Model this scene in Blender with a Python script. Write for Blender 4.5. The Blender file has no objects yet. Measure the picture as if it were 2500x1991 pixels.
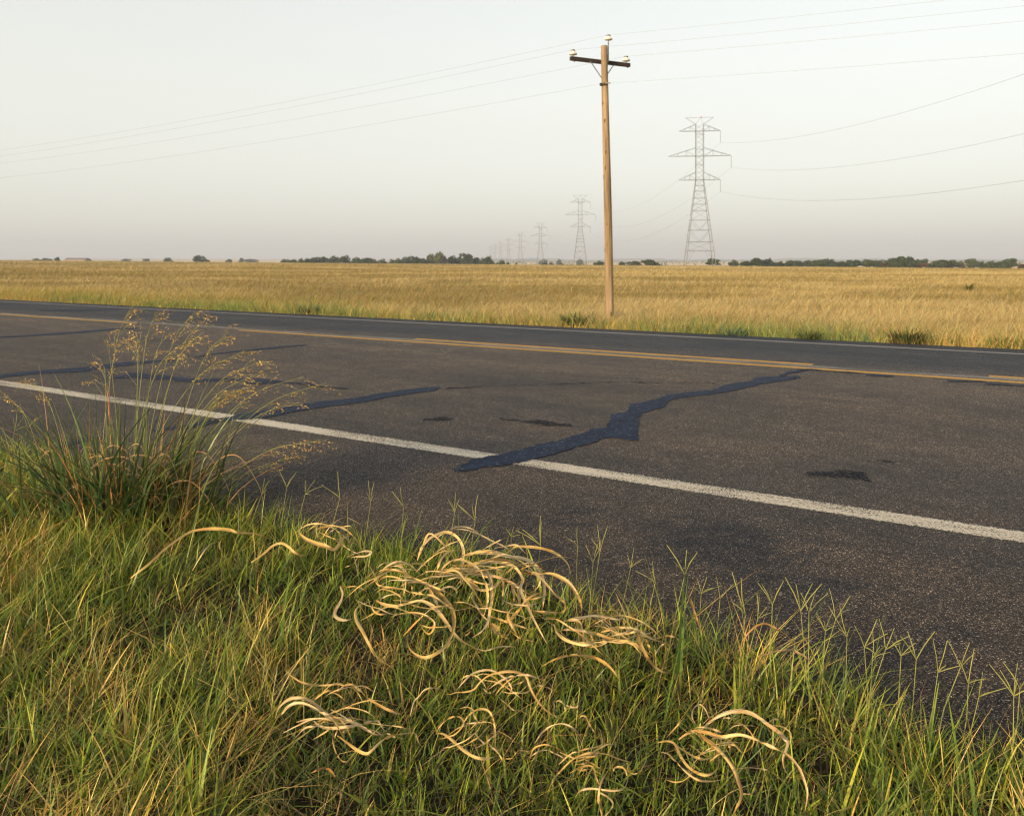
import bpy, math, random
import numpy as np
from mathutils import Vector

random.seed(11)
rng = np.random.default_rng(7)
sc = bpy.context.scene
C = sc.collection
R = math.radians
F, CX, HY, EYE = 2000.0, 1250.0, 633.0, 1.2      # photograph pixels: focal length, centre, horizon; eye height
RN = np.array([0.525, 0.851])                     # across the road, away from the camera
RD = np.array([-0.851, 0.525])                    # along the road


def W(x, y, z=0.0):
    Y = (EYE - z) * F / (y - HY)
    return ((x - CX) / F * Y, Y, z)


def at_p(x, y, p):
    k = (x - CX) / F
    Y = p / (RN[0] * k + RN[1])
    return (k * Y, Y, EYE - (y - HY) / F * Y)


# ------------------------------------------------------------------ helpers
def link_obj(name, me, mat=None, parent=None):
    o = bpy.data.objects.new(name, me)
    C.objects.link(o)
    if mat is not None:
        me.materials.append(mat)
    if parent is not None:
        o.parent = parent
    return o


def tag(o, label=None, cat=None, group=None, kind=None):
    if label: o['label'] = label
    if cat: o['category'] = cat
    if group: o['group'] = group
    if kind: o['kind'] = kind
    return o


def empty(name, loc=(0, 0, 0), rz=0.0):
    o = bpy.data.objects.new(name, None)
    C.objects.link(o)
    o.location = loc
    o.rotation_euler = (0, 0, rz)
    return o


def copy_tree(o, parent=None):
    c = o.copy()
    C.objects.link(c)
    c.parent = parent
    for ch in list(o.children):
        copy_tree(ch, c)
    return c


def np_mesh(name, V, Q, col=None, uv=None, smooth=False):
    """V (n,3), Q (m,k) same-size faces"""
    me = bpy.data.meshes.new(name)
    V = np.ascontiguousarray(V, np.float32)
    Q = np.ascontiguousarray(Q, np.int32)
    n, (m, k) = len(V), Q.shape
    me.vertices.add(n)
    me.vertices.foreach_set('co', V.ravel())
    me.loops.add(m * k)
    me.loops.foreach_set('vertex_index', Q.ravel())
    me.polygons.add(m)
    me.polygons.foreach_set('loop_start', np.arange(0, m * k, k, dtype=np.int32))
    me.polygons.foreach_set('loop_total', np.full(m, k, np.int32))
    if smooth:
        me.polygons.foreach_set('use_smooth', np.ones(m, bool))
    me.update(calc_edges=True)
    if col is not None:
        a = me.color_attributes.new('Col', 'FLOAT_COLOR', 'POINT')
        c4 = np.ones((n, 4), np.float32)
        c4[:, :3] = col
        a.data.foreach_set('color', c4.ravel())
    if uv is not None:
        u = me.uv_layers.new(name='UVMap')
        u.data.foreach_set('uv', np.ascontiguousarray(uv[Q.ravel()], np.float32).ravel())
    return me


class MB:
    """collects shapes, builds ONE mesh object"""
    def __init__(s):
        s.v, s.f = [], []

    def add(s, vs, fs):
        b = len(s.v)
        s.v += [tuple(v) for v in vs]
        s.f += [tuple(b + i for i in f) for f in fs]

    def box(s, c, d, rz=0.0):
        x, y, z = d[0] / 2, d[1] / 2, d[2] / 2
        ca, sa = math.cos(rz), math.sin(rz)
        vs = []
        for k in (-z, z):
            for (i, j) in ((-x, -y), (x, -y), (x, y), (-x, y)):
                vs.append((c[0] + i * ca - j * sa, c[1] + i * sa + j * ca, c[2] + k))
        s.add(vs, [(3, 2, 1, 0), (4, 5, 6, 7), (0, 1, 5, 4), (1, 2, 6, 5), (2, 3, 7, 6), (3, 0, 4, 7)])

    def tube(s, pts, rad, n=6, cap=True):
        pts = [Vector(p) for p in pts]
        if not hasattr(rad, '__len__'):
            rad = [rad] * len(pts)
        vs, fs = [], []
        for i, p in enumerate(pts):
            t = (pts[min(i + 1, len(pts) - 1)] - pts[max(i - 1, 0)]).normalized()
            a = Vector((0, 0, 1)) if abs(t.z) < .9 else Vector((1, 0, 0))
            u = t.cross(a).normalized()
            w = t.cross(u)
            for k in range(n):
                th = 2 * math.pi * k / n
                vs.append(p + (u * math.cos(th) + w * math.sin(th)) * rad[i])
        for i in range(len(pts) - 1):
            for k in range(n):
                k2 = (k + 1) % n
                fs.append((i * n + k, i * n + k2, (i + 1) * n + k2, (i + 1) * n + k))
        if cap:
            fs.append(tuple(range(n - 1, -1, -1)))
            fs.append(tuple((len(pts) - 1) * n + k for k in range(n)))
        s.add(vs, fs)

    def lathe(s, prof, c=(0, 0, 0), n=16):
        vs, fs = [], []
        for (r, z) in prof:
            for k in range(n):
                th = 2 * math.pi * k / n
                vs.append((c[0] + r * math.cos(th), c[1] + r * math.sin(th), c[2] + z))
        for i in range(len(prof) - 1):
            for k in range(n):
                k2 = (k + 1) % n
                fs.append((i * n + k, i * n + k2, (i + 1) * n + k2, (i + 1) * n + k))
        fs.append(tuple(range(n - 1, -1, -1)))
        fs.append(tuple((len(prof) - 1) * n + k for k in range(n)))
        s.add(vs, fs)

    def build(s, name, mat, parent=None, smooth=False):
        me = bpy.data.meshes.new(name)
        me.from_pydata(s.v, [], s.f)
        if smooth:
            for p in me.polygons: p.use_smooth = True
        me.update()
        return link_obj(name, me, mat, parent)


def vnoise(X, Y, scale, seed=0):
    """smooth value noise, 0..1"""
    x, y = np.asarray(X) / scale, np.asarray(Y) / scale
    xi, yi = np.floor(x), np.floor(y)
    fx, fy = x - xi, y - yi
    fx, fy = fx * fx * (3 - 2 * fx), fy * fy * (3 - 2 * fy)

    def h(a, b):
        v = np.sin(a * 127.1 + b * 311.7 + seed * 74.7) * 43758.5453
        return v - np.floor(v)
    return ((h(xi, yi) * (1 - fx) + h(xi + 1, yi) * fx) * (1 - fy) + (h(xi, yi + 1) * (1 - fx) + h(xi + 1, yi + 1) * fx) * fy)


def sstep(t):
    t = np.clip(t, 0, 1)
    return t * t * (3 - 2 * t)


# ------------------------------------------------------------------ terrain
def ground_z(X, Y):
    X, Y = np.asarray(X, float), np.asarray(Y, float)
    p = RN[0] * X + RN[1] * Y
    sd_ = RD[0] * X + RD[1] * Y
    pb = 2.31 + .32 * sstep((sd_ - .1) / 1.7)
    near = -0.03 + 0.012 * (vnoise(X, Y, .35, 3) - .5)
    bed = np.full_like(p, -0.12)
    ditch = np.interp(p, [12.6, 12.95, 14.2, 17, 19.5, 24, 40], [-.12, -.05, -.2, -.68, -.72, -.55, -.5])
    zc = np.clip(-0.62 - 0.0076 * X, -2.6, 1.3)
    t = np.clip((Y - 30) / 210, 0, 1)
    roll = 0.35 * (vnoise(X, Y, 45, 5) - .5) * sstep((Y - 35) / 40) * (1 - sstep((Y - 200) / 60) * .6)
    field = ditch + (zc + .5) * t + roll
    az = X / np.maximum(Y, 1)
    low = -4 - 7 * sstep((az + .42) / .3)
    drop = sstep((Y - 245) / 470) ** 1.5
    field = field * (1 - drop) + low * drop
    field = field + 9.5 * sstep((np.hypot(X, Y) - 3000) / 5500)
    z = np.where(p < pb, near, np.where(p < 12.7, bed, field))
    return z


rad = np.geomspace(.3, 9000, 210)
ang = np.concatenate([np.linspace(-.75, .75, 240), np.linspace(.75, 2 * math.pi - .75, 90)[1:-1]])
A, RR = np.meshgrid(ang, rad)
GX, GY = RR * np.sin(A), RR * np.cos(A)
GZ = ground_z(GX, GY)
na, nr = len(ang), len(rad)
V = np.stack([GX.ravel(), GY.ravel(), GZ.ravel()], 1)
V = np.vstack([V, [[0, 0, -.03]]])
ii, jj = np.meshgrid(np.arange(nr - 1), np.arange(na), indexing='ij')
j2 = (jj + 1) % na
Q = np.stack([ii * na + jj, (ii + 1) * na + jj, (ii + 1) * na + j2, ii * na + j2], -1).reshape(-1, 4)[:, ::-1]


# ------------------------------------------------------------------ materials
def mat(name):
    m = bpy.data.materials.new(name)
    m.use_nodes = True
    nt = m.node_tree
    nt.nodes.clear()
    out = nt.nodes.new('ShaderNodeOutputMaterial')
    return m, nt, out


def N(nt, t, **kw):
    n = nt.nodes.new(t)
    for k, v in kw.items():
        if k.startswith('i_'):
            key = k[2:].replace('_', ' ')
            n.inputs[int(key) if key.isdigit() else key].default_value = v
        else:
            setattr(n, k, v)
    return n


def ramp(nt, stops, src=None):
    n = nt.nodes.new('ShaderNodeValToRGB')
    el = n.color_ramp.elements
    while len(el) > 1: el.remove(el[-1])
    for i, (p, c) in enumerate(stops):
        e = el[0] if i == 0 else el.new(p)
        e.position = p
        e.color = (*c, 1) if len(c) == 3 else c
    if src is not None: nt.links.new(src, n.inputs[0])
    return n


def mixc(nt, a, b, f, blend='MIX'):
    n = N(nt, 'ShaderNodeMix', data_type='RGBA', blend_type=blend)
    for sock, val in ((n.inputs[0], f), (n.inputs[6], a), (n.inputs[7], b)):
        if hasattr(val, 'is_linked') or isinstance(val, bpy.types.NodeSocket):
            nt.links.new(val, sock)
        elif isinstance(val, (int, float)):
            sock.default_value = val
        else:
            sock.default_value = (*val, 1) if len(val) == 3 else val
    return n.outputs[2]


def math_(nt, op, a, b=None, clamp=False):
    n = N(nt, 'ShaderNodeMath', operation=op, use_clamp=clamp)
    for i, v in enumerate((a, b)):
        if v is None: continue
        if isinstance(v, (int, float)): n.inputs[i].default_value = v
        else: nt.links.new(v, n.inputs[i])
    return n.outputs[0]


def noise(nt, vec, scale, detail=4, rough=.55):
    n = N(nt, 'ShaderNodeTexNoise')
    n.inputs['Scale'].default_value = scale
    n.inputs['Detail'].default_value = detail
    n.inputs['Roughness'].default_value = rough
    if vec is not None: nt.links.new(vec, n.inputs['Vector'])
    return n


def scaled(nt, vec, s):
    n = N(nt, 'ShaderNodeMapping')
    n.inputs['Scale'].default_value = s
    nt.links.new(vec, n.inputs['Vector'])
    return n.outputs[0]


def plain(name, col, rough=.6, var=.25, scale=20, metal=0.0, spec=.4, stretch=None):
    m, nt, out = mat(name)
    b = N(nt, 'ShaderNodeBsdfPrincipled')
    tc = N(nt, 'ShaderNodeTexCoord')
    vec = tc.outputs['Object']
    if stretch: vec = scaled(nt, vec, stretch)
    nz = noise(nt, vec, scale)
    lo = tuple(c * (1 - var) for c in col)
    hi = tuple(min(1, c * (1 + var)) for c in col)
    r = ramp(nt, [(.3, lo), (.7, hi)], nz.outputs[0])
    nt.links.new(r.outputs[0], b.inputs['Base Color'])
    b.inputs['Roughness'].default_value = rough
    b.inputs['Metallic'].default_value = metal
    b.inputs['Specular IOR Level'].default_value = spec
    nt.links.new(b.outputs[0], out.inputs[0])
    return m


def leafy(name, trans=.3, gloss=.06, streak=False, mul=(1, 1, 1)):
    """thin leaves: own colour from the Col attribute, light shines partly through"""
    m, nt, out = mat(name)
    at = N(nt, 'ShaderNodeAttribute', attribute_name='Col')
    col = at.outputs['Color']
    if streak:
        uv = N(nt, 'ShaderNodeUVMap')
        nz = noise(nt, scaled(nt, uv.outputs[0], (7, 35, 1)), 1.0, 3, .6)
        r = ramp(nt, [(.3, (.42, .34, .25)), (.48, (.9, .88, .85)), (.72, (1.2, 1.2, 1.16))], nz.outputs[0])
        col = mixc(nt, col, r.outputs[0], 1.0, 'MULTIPLY')
        nz2 = noise(nt, scaled(nt, uv.outputs[0], (1, 60, 1)), 1.0, 2, .5)
        r2 = ramp(nt, [(.62, (1, 1, 1)), (.75, (.45, .33, .2))], nz2.outputs[0])
        col = mixc(nt, col, r2.outputs[0], .7, 'MULTIPLY')
    d = N(nt, 'ShaderNodeBsdfDiffuse')
    t = N(nt, 'ShaderNodeBsdfTranslucent')
    g = N(nt, 'ShaderNodeBsdfGlossy')
    g.inputs['Roughness'].default_value = .45
    g.inputs['Color'].default_value = (.8, .8, .8, 1)
    nt.links.new(col, d.inputs[0])
    nt.links.new(col, t.inputs[0])
    mx = N(nt, 'ShaderNodeMixShader')
    mx.inputs[0].default_value = trans
    nt.links.new(d.outputs[0], mx.inputs[1]); nt.links.new(t.outputs[0], mx.inputs[2])
    mg = N(nt, 'ShaderNodeMixShader')
    mg.inputs[0].default_value = gloss
    nt.links.new(mx.outputs[0], mg.inputs[1]); nt.links.new(g.outputs[0], mg.inputs[2])
    nt.links.new(mg.outputs[0], out.inputs[0])
    return m


M_grass = leafy('grass_blade_material', .2, .04)
M_field = leafy('field_grass_material', .25, .0)
M_dry = leafy('dry_leaf_material', .18, .05, streak=True)
M_leaf = leafy('tree_leaf_material', .15, .0)

# ground
M_ground, nt, out = mat('ground_material')
b = N(nt, 'ShaderNodeBsdfPrincipled'); b.inputs['Roughness'].default_value = .95
b.inputs['Specular IOR Level'].default_value = .1
geo = N(nt, 'ShaderNodeNewGeometry')
sep = N(nt, 'ShaderNodeSeparateXYZ'); nt.links.new(geo.outputs['Position'], sep.inputs[0])
n1 = noise(nt, scaled(nt, geo.outputs['Position'], (1, 1, 0)), 14, 6, .7)
soil = ramp(nt, [(.3, (.015, .012, .007)), (.55, (.035, .027, .013)), (.75, (.08, .06, .028))], n1.outputs[0])
n2 = noise(nt, scaled(nt, geo.outputs['Position'], (1, 1, 0)), .05, 6, .6)
straw = ramp(nt, [(.35, (.26, .2, .08)), (.5, (.36, .27, .11)), (.66, (.44, .33, .15))], n2.outputs[0])
n3 = N(nt, 'ShaderNodeTexVoronoi'); n3.inputs['Scale'].default_value = .0016
nt.links.new(scaled(nt, geo.outputs['Position'], (1, .55, 0)), n3.inputs['Vector'])
sepc = N(nt, 'ShaderNodeSeparateColor'); nt.links.new(n3.outputs['Color'], sepc.inputs[0])
farm = ramp(nt, [(.0, (.72, .50, .22)), (.6, (.62, .44, .19)), (.75, (.3, .26, .1)), (.85, (.7, .5, .22))], sepc.outputs[0])
dist = N(nt, 'ShaderNodeVectorMath', operation='LENGTH'); nt.links.new(geo.outputs['Position'], dist.inputs[0])
fr = N(nt, 'ShaderNodeMapRange'); fr.inputs[1].default_value = 9; fr.inputs[2].default_value = 13
nt.links.new(dist.outputs['Value'], fr.inputs[0])
fr2 = N(nt, 'ShaderNodeMapRange'); fr2.inputs[1].default_value = 700; fr2.inputs[2].default_value = 900
nt.links.new(dist.outputs['Value'], fr2.inputs[0])
c = mixc(nt, soil.outputs[0], straw.outputs[0], fr.outputs[0])
c = mixc(nt, c, farm.outputs[0], fr2.outputs[0])
nt.links.new(c, b.inputs['Base Color']); nt.links.new(b.outputs[0], out.inputs[0])

ground = link_obj('ground', np_mesh('ground', V, Q, smooth=True), M_ground)
tag(ground, kind='structure')


# ------------------------------------------------------------------ road
def asphalt_nodes(nt, vec):
    """returns colour socket, height socket"""
    vo = N(nt, 'ShaderNodeTexVoronoi'); vo.inputs['Scale'].default_value = 290
    nt.links.new(vec, vo.inputs['Vector'])
    sp = N(nt, 'ShaderNodeSeparateColor'); nt.links.new(vo.outputs['Color'], sp.inputs[0])
    stone = ramp(nt, [(0, (.007, .006, .006)), (.45, (.018, .015, .013)), (.75, (.046, .038, .031)), (.92, (.10, .083, .067)), (.975, (.24, .205, .165)), (1, (.36, .32, .27))], sp.outputs[0])
    vo2 = N(nt, 'ShaderNodeTexVoronoi'); vo2.inputs['Scale'].default_value = 120
    nt.links.new(vec, vo2.inputs['Vector'])
    sp2 = N(nt, 'ShaderNodeSeparateColor'); nt.links.new(vo2.outputs['Color'], sp2.inputs[0])
    stone2 = ramp(nt, [(0, (.5, .5, .5)), (.8, (1.1, 1.08, 1.05)), (1, (1.7, 1.6, 1.45))], sp2.outputs[1])
    c = mixc(nt, stone.outputs[0], stone2.outputs[0], 1.0, 'MULTIPLY')
    big = noise(nt, scaled(nt, vec, (.35, 1, 1)), 1.1, 5, .6)
    br = ramp(nt, [(.3, (.62, .64, .70)), (.5, (1.0, .98, .95)), (.7, (1.5, 1.33, 1.12))], big.outputs[0])
    c = mixc(nt, c, br.outputs[0], 1.0, 'MULTIPLY')
    mid = noise(nt, scaled(nt, vec, (.6, 1, 1)), 5.5, 5, .65)
    mr_ = ramp(nt, [(.3, (.72, .73, .76)), (.5, (1.0, 1.0, 1.0)), (.72, (1.3, 1.24, 1.16))], mid.outputs[0])
    c = mixc(nt, c, mr_.outputs[0], 1.0, 'MULTIPLY')
    return c, vo.outputs['Distance'], sp.outputs[1]


def finish_asphalt(nt, out, c, height, rough=.75, bump=.7, alpha=None, dist=.006, spec=.3):
    b = N(nt, 'ShaderNodeBsdfPrincipled')
    nt.links.new(c, b.inputs['Base Color'])
    b.inputs['Roughness'].default_value = rough
    b.inputs['Specular IOR Level'].default_value = spec
    if height is not None:
        bp = N(nt, 'ShaderNodeBump'); bp.inputs['Strength'].default_value = bump; bp.inputs['Distance'].default_value = dist
        nt.links.new(height, bp.inputs['Height']); nt.links.new(bp.outputs[0], b.inputs['Normal'])
    if alpha is None:
        nt.links.new(b.outputs[0], out.inputs[0])
    else:
        tr = N(nt, 'ShaderNodeBsdfTransparent')
        mx = N(nt, 'ShaderNodeMixShader')
        nt.links.new(alpha, mx.inputs[0]); nt.links.new(tr.outputs[0], mx.inputs[1]); nt.links.new(b.outputs[0], mx.inputs[2])
        nt.links.new(mx.outputs[0], out.inputs[0])


M_road, nt, out = mat('asphalt_material')
tc = N(nt, 'ShaderNodeTexCoord'); vec = tc.outputs['Object']
c, hgt, _ = asphalt_nodes(nt, vec)
sep = N(nt, 'ShaderNodeSeparateXYZ'); nt.links.new(vec, sep.inputs[0])
wob = noise(nt, scaled(nt, vec, (.25, .6, 1)), 1.0, 3)
yy = math_(nt, 'ADD', sep.outputs[1], math_(nt, 'MULTIPLY', math_(nt, 'SUBTRACT', wob.outputs[0], .5), 1.0))
mr = N(nt, 'ShaderNodeMapRange'); mr.inputs[1].default_value = 2; mr.inputs[2].default_value = 13
nt.links.new(yy, mr.inputs[0])
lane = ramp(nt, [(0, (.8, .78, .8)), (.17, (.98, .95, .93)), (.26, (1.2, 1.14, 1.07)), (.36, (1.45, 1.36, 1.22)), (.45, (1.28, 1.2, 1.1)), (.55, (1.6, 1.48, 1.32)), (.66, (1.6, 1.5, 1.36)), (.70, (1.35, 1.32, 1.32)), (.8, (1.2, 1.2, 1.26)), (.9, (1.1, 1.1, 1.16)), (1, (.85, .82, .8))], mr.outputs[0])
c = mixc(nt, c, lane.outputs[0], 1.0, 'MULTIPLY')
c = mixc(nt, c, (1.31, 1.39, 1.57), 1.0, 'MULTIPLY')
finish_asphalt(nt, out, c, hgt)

road_rz = math.atan2(RD[1], RD[0])            # local +x runs along the road, local -y away from the camera
P0, P1, P2, P3, P4 = 2.30, 4.17, 9.39, 12.23, 12.84
S0, S1 = -160.0, 420.0


def road_pt(s, p, z=0.0):
    return (RD[0] * s + RN[0] * p, RD[1] * s + RN[1] * p, z)


def sp_of(X, Y):
    return RD[0] * X + RD[1] * Y, RN[0] * X + RN[1] * Y


def road_frame(o):
    """object whose local x = s and local y = p"""
    o.matrix_world = ((RD[0], RN[0], 0, 0), (RD[1], RN[1], 0, 0), (0, 0, 1, 0), (0, 0, 0, 1))


# RD x RN = -z, so local faces are wound the other way round
ns = 300
ss = np.concatenate([np.linspace(S0, -12, 40), np.linspace(-11.9, 30, 420), np.linspace(30.2, S1, 80)])
e0 = P0 - .02 + .31 * sstep((ss - .1) / 1.7) + .05 * (vnoise(ss, ss * 0, .5, 1) - .5) + .05 * (vnoise(ss, ss * 0, .13, 2) - .5)
e1 = P4 + .06 * (vnoise(ss, ss * 0, .6, 4) - .5)
rows = [(e0 - .02, -.1), (e0, 0.0), (np.full_like(ss, P1), 0), (np.full_like(ss, P2), 0), (e1, 0), (e1 + .02, -.1)]
V = np.concatenate([np.stack([ss, np.broadcast_to(p, ss.shape), np.full_like(ss, z)], 1) for p, z in rows])
L = len(ss)
Q = []
for r in range(len(rows) - 1):
    i = np.arange(L - 1)
    Q.append(np.stack([r * L + i, (r + 1) * L + i, (r + 1) * L + i + 1, r * L + i + 1], 1))
road = link_obj('road', np_mesh('road', V, np.concatenate(Q)), M_road)
road_frame(road)
tag(road, kind='structure')


def paint_mat(name, col, halfw, wear, worn_col=None, soft=.012, dark_col=None):
    """paint on a strip; local y is the distance from the middle of the line"""
    m, nt, out = mat(name)
    tc = N(nt, 'ShaderNodeTexCoord'); vec = tc.outputs['UV']
    sep = N(nt, 'ShaderNodeSeparateXYZ'); nt.links.new(vec, sep.inputs[0])
    ob = N(nt, 'ShaderNodeTexCoord').outputs['Object']
    ed = noise(nt, ob, 45, 4, .7)
    d = math_(nt, 'ABSOLUTE', sep.outputs[1])
    d = math_(nt, 'ADD', d, math_(nt, 'MULTIPLY', math_(nt, 'SUBTRACT', ed.outputs[0], .5), .085))
    mr = N(nt, 'ShaderNodeMapRange'); mr.inputs[1].default_value = halfw; mr.inputs[2].default_value = halfw - soft
    nt.links.new(d, mr.inputs[0])
    w1 = noise(nt, ob, 110, 3, .6)
    w2 = noise(nt, scaled(nt, ob, (.5, 2, 1)), 2.2, 5, .65)
    ww = math_(nt, 'ADD', math_(nt, 'MULTIPLY', w1.outputs[0], .55), math_(nt, 'MULTIPLY', w2.outputs[0], .45))
    wr = N(nt, 'ShaderNodeMapRange'); wr.inputs[1].default_value = wear - .05; wr.inputs[2].default_value = wear + .04
    nt.links.new(ww, wr.inputs[0])
    alpha = math_(nt, 'MULTIPLY', mr.outputs[0], wr.outputs[0], True)
    g = noise(nt, ob, 60, 4, .7)
    cr = ramp(nt, [(.3, tuple(x * .68 for x in col)), (.6, col)], g.outputs[0])
    vo = N(nt, 'ShaderNodeTexVoronoi'); vo.inputs['Scale'].default_value = 150
    nt.links.new(ob, vo.inputs['Vector'])
    finish_asphalt(nt, out, cr.outputs[0], vo.outputs['Distance'], .75, .5, alpha)
    return m


def strip(name, p, halfw, s0, s1, m, z=.002, step=.25, wob=0.0):
    s = np.arange(s0, s1, step)
    pw = p + (wob * (vnoise(s, s * 0, 2.2, 9) - .5) if wob else 0)
    V = np.concatenate([np.stack([s, np.broadcast_to(pw + k * halfw * 1.35, s.shape), np.full_like(s, z)], 1) for k in (-1, 1)])
    uv = np.concatenate([np.stack([s, np.full_like(s, k * halfw * 1.35)], 1) for k in (-1, 1)])
    i = np.arange(len(s) - 1)
    Q = np.stack([i, len(s) + i, len(s) + i + 1, i + 1], 1)
    o = link_obj(name, np_mesh(name, V, Q, uv=uv), m)
    road_frame(o)
    return tag(o, kind='structure')


M_white = paint_mat('white_paint', (.64, .57, .45), .085, .465)
M_white_far = paint_mat('white_paint_worn', (.34, .31, .29), .06, .40)
M_yellow = paint_mat('yellow_paint', (.60, .33, .055), .065, .38)
M_old = paint_mat('old_paint', (.25, .235, .21), .10, .47)
strip('near_edge_line', P1, .082, -40, 200, M_white)
strip('far_edge_line', P3, .06, -60, 300, M_white_far)


def s_at(x, p):
    k = (x - CX) / F
    Y = p / (RN[0] * k + RN[1])
    return sp_of(k * Y, Y)[0]


strip('centre_line', P2, .065, -60, s_at(560, P2), M_yellow, wob=.03)
strip('centre_line', P2, .065, s_at(330, P2), 300, M_yellow, wob=.03)
strip('passing_line', P2 + .36, .06, s_at(1985, P2 + .36), s_at(985, P2 + .36), M_yellow)
strip('passing_line', P2 + .36, .06, -60, s_at(2405, P2 + .36), M_yellow)
strip('old_centre_line', P2 + .19, .10, -60, 60, M_old, z=.0012, wob=.06)

# tar over the cracks
M_tar, nt, out = mat('tar_material')
tc = N(nt, 'ShaderNodeTexCoord'); ob = tc.outputs['Object']
g = noise(nt, ob, 9, 5, .65)
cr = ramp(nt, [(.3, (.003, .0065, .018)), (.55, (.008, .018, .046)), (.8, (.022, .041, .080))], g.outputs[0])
ed0 = noise(nt, scaled(nt, ob, (1, .5, 1)), 14, 6, .8)
ed = N(nt, 'ShaderNodeMapRange'); ed.inputs[1].default_value = .3; ed.inputs[2].default_value = .7
nt.links.new(ed0.outputs[0], ed.inputs[0])
vo = N(nt, 'ShaderNodeTexVoronoi'); vo.inputs['Scale'].default_value = 150
nt.links.new(ob, vo.inputs['Vector'])
sp = N(nt, 'ShaderNodeSeparateColor'); nt.links.new(vo.outputs['Color'], sp.inputs[0])
speck = ramp(nt, [(.965, (0, 0, 0)), (.975, (.16, .14, .12))], sp.outputs[0])
cc = mixc(nt, cr.outputs[0], speck.outputs[0], 1.0, 'ADD')
finish_asphalt(nt, out, cc, ed0.outputs[0], .6, .3, None, .01, .06)
M_tar_thin, nt, out = mat('worn_tar_material')
tc = N(nt, 'ShaderNodeTexCoord'); ob = tc.outputs['Object']
g = noise(nt, ob, 60, 5, .75)
ar = N(nt, 'ShaderNodeMapRange'); ar.inputs[1].default_value = .42; ar.inputs[2].default_value = .56
nt.links.new(g.outputs[0], ar.inputs[0])
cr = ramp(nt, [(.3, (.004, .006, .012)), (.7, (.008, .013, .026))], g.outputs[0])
finish_asphalt(nt, out, cr.outputs[0], g.outputs[0], .7, .3, ar.outputs[0], .01, .06)

ZR = {'a': (0, 720, 850 / 2146), 'c': (1000, 850, 1100 / 2156), 'd': (0, 720, 500 / 2146), 'e': (350, 720, 500 / 2146), 'f': (1850, 860, 650 / 2156),
      'B': (800, 1280, 650 / 2156), 'L': (600, 1600, 700 / 2156), 'M': (1050, 1600, 550 / 2156), 'R': (1550, 1640, 500 / 2156),
      'T': (300, 1200, 650 / 2156), 'Q': (1300, 1400, 800 / 2156), 'P': (0, 0, 1.0)}


def zp(r, x, y):
    ox, oy, s = ZR[r]
    return ox + x * s, oy + y * s


def catmull(P, sub):
    P = np.asarray(P, float)
    if len(P) < 3:
        t = np.linspace(0, 1, sub * (len(P) - 1) + 1)[:, None]
        return P[0] * (1 - t) + P[-1] * t
    E = np.vstack([2 * P[0] - P[1], P, 2 * P[-1] - P[-2]])
    outp = []
    for i in range(1, len(E) - 2):
        p0, p1, p2, p3 = E[i - 1], E[i], E[i + 1], E[i + 2]
        for t in np.linspace(0, 1, sub, endpoint=False):
            outp.append(.5 * ((2 * p1) + (-p0 + p2) * t + (2 * p0 - 5 * p1 + 4 * p2 - p3) * t * t + (-p0 + 3 * p1 - 3 * p2 + p3) * t ** 3))
    outp.append(P[-1])
    return np.array(outp)


def tar(region, top, bot, z=.004, rough=.5):
    """ragged patch between an upper and a lower traced edge"""
    from mathutils.geometry import tessellate_polygon
    def world(E):
        w = np.array([W(*zp(region, x, y), 0.0)[:2] for x, y in E])
        d = np.concatenate([[0], np.cumsum(np.hypot(*np.diff(w, axis=0).T))])
        m = max(int(d[-1] / .018), 12)
        t = np.linspace(0, d[-1], m)
        q = np.stack([np.interp(t, d, w[:, 0]), np.interp(t, d, w[:, 1])], 1)
        amp = .032 if rough < .7 else .06
        sd = random.uniform(0, 99)
        for i_, sc_ in ((0, .16), (1, .05), (2, .02)):
            f_ = amp * (1, .6, .5)[i_]
            q[:, 0] += f_ * 1.6 * (vnoise(t, t * 0 + sd, sc_, 3 + i_) - .5)
            q[:, 1] += f_ * 1.6 * (vnoise(t, t * 0 + sd, sc_, 13 + i_) - .5)
        return q
    q = np.concatenate([world(top), world(bot)[::-1]])
    tri = tessellate_polygon([[Vector((x, y, 0)) for x, y in q]])
    V = np.column_stack([q, np.full(len(q), z)])
    T = np.array(tri)
    v0, v1, v2 = V[T[:, 0]], V[T[:, 1]], V[T[:, 2]]
    flip = np.cross(v1 - v0, v2 - v0)[:, 2] < 0
    T[flip] = T[flip][:, ::-1]
    o = link_obj('tar_seal', np_mesh('tar_seal', V, T), M_tar if rough < .7 else M_tar_thin)
    return tag(o, kind='structure')


def tar_line(region, pts, w, z=.004, rough=.5):
    """sealed crack along a traced centre line, half width in zoom pixels"""
    pts = np.array(pts, float)
    wv = np.array(w if hasattr(w, '__len__') else [w] * len(pts), float)
    return tar(region, np.column_stack([pts[:, 0], pts[:, 1] - wv]), np.column_stack([pts[:, 0], pts[:, 1] + wv]), z, rough)


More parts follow.
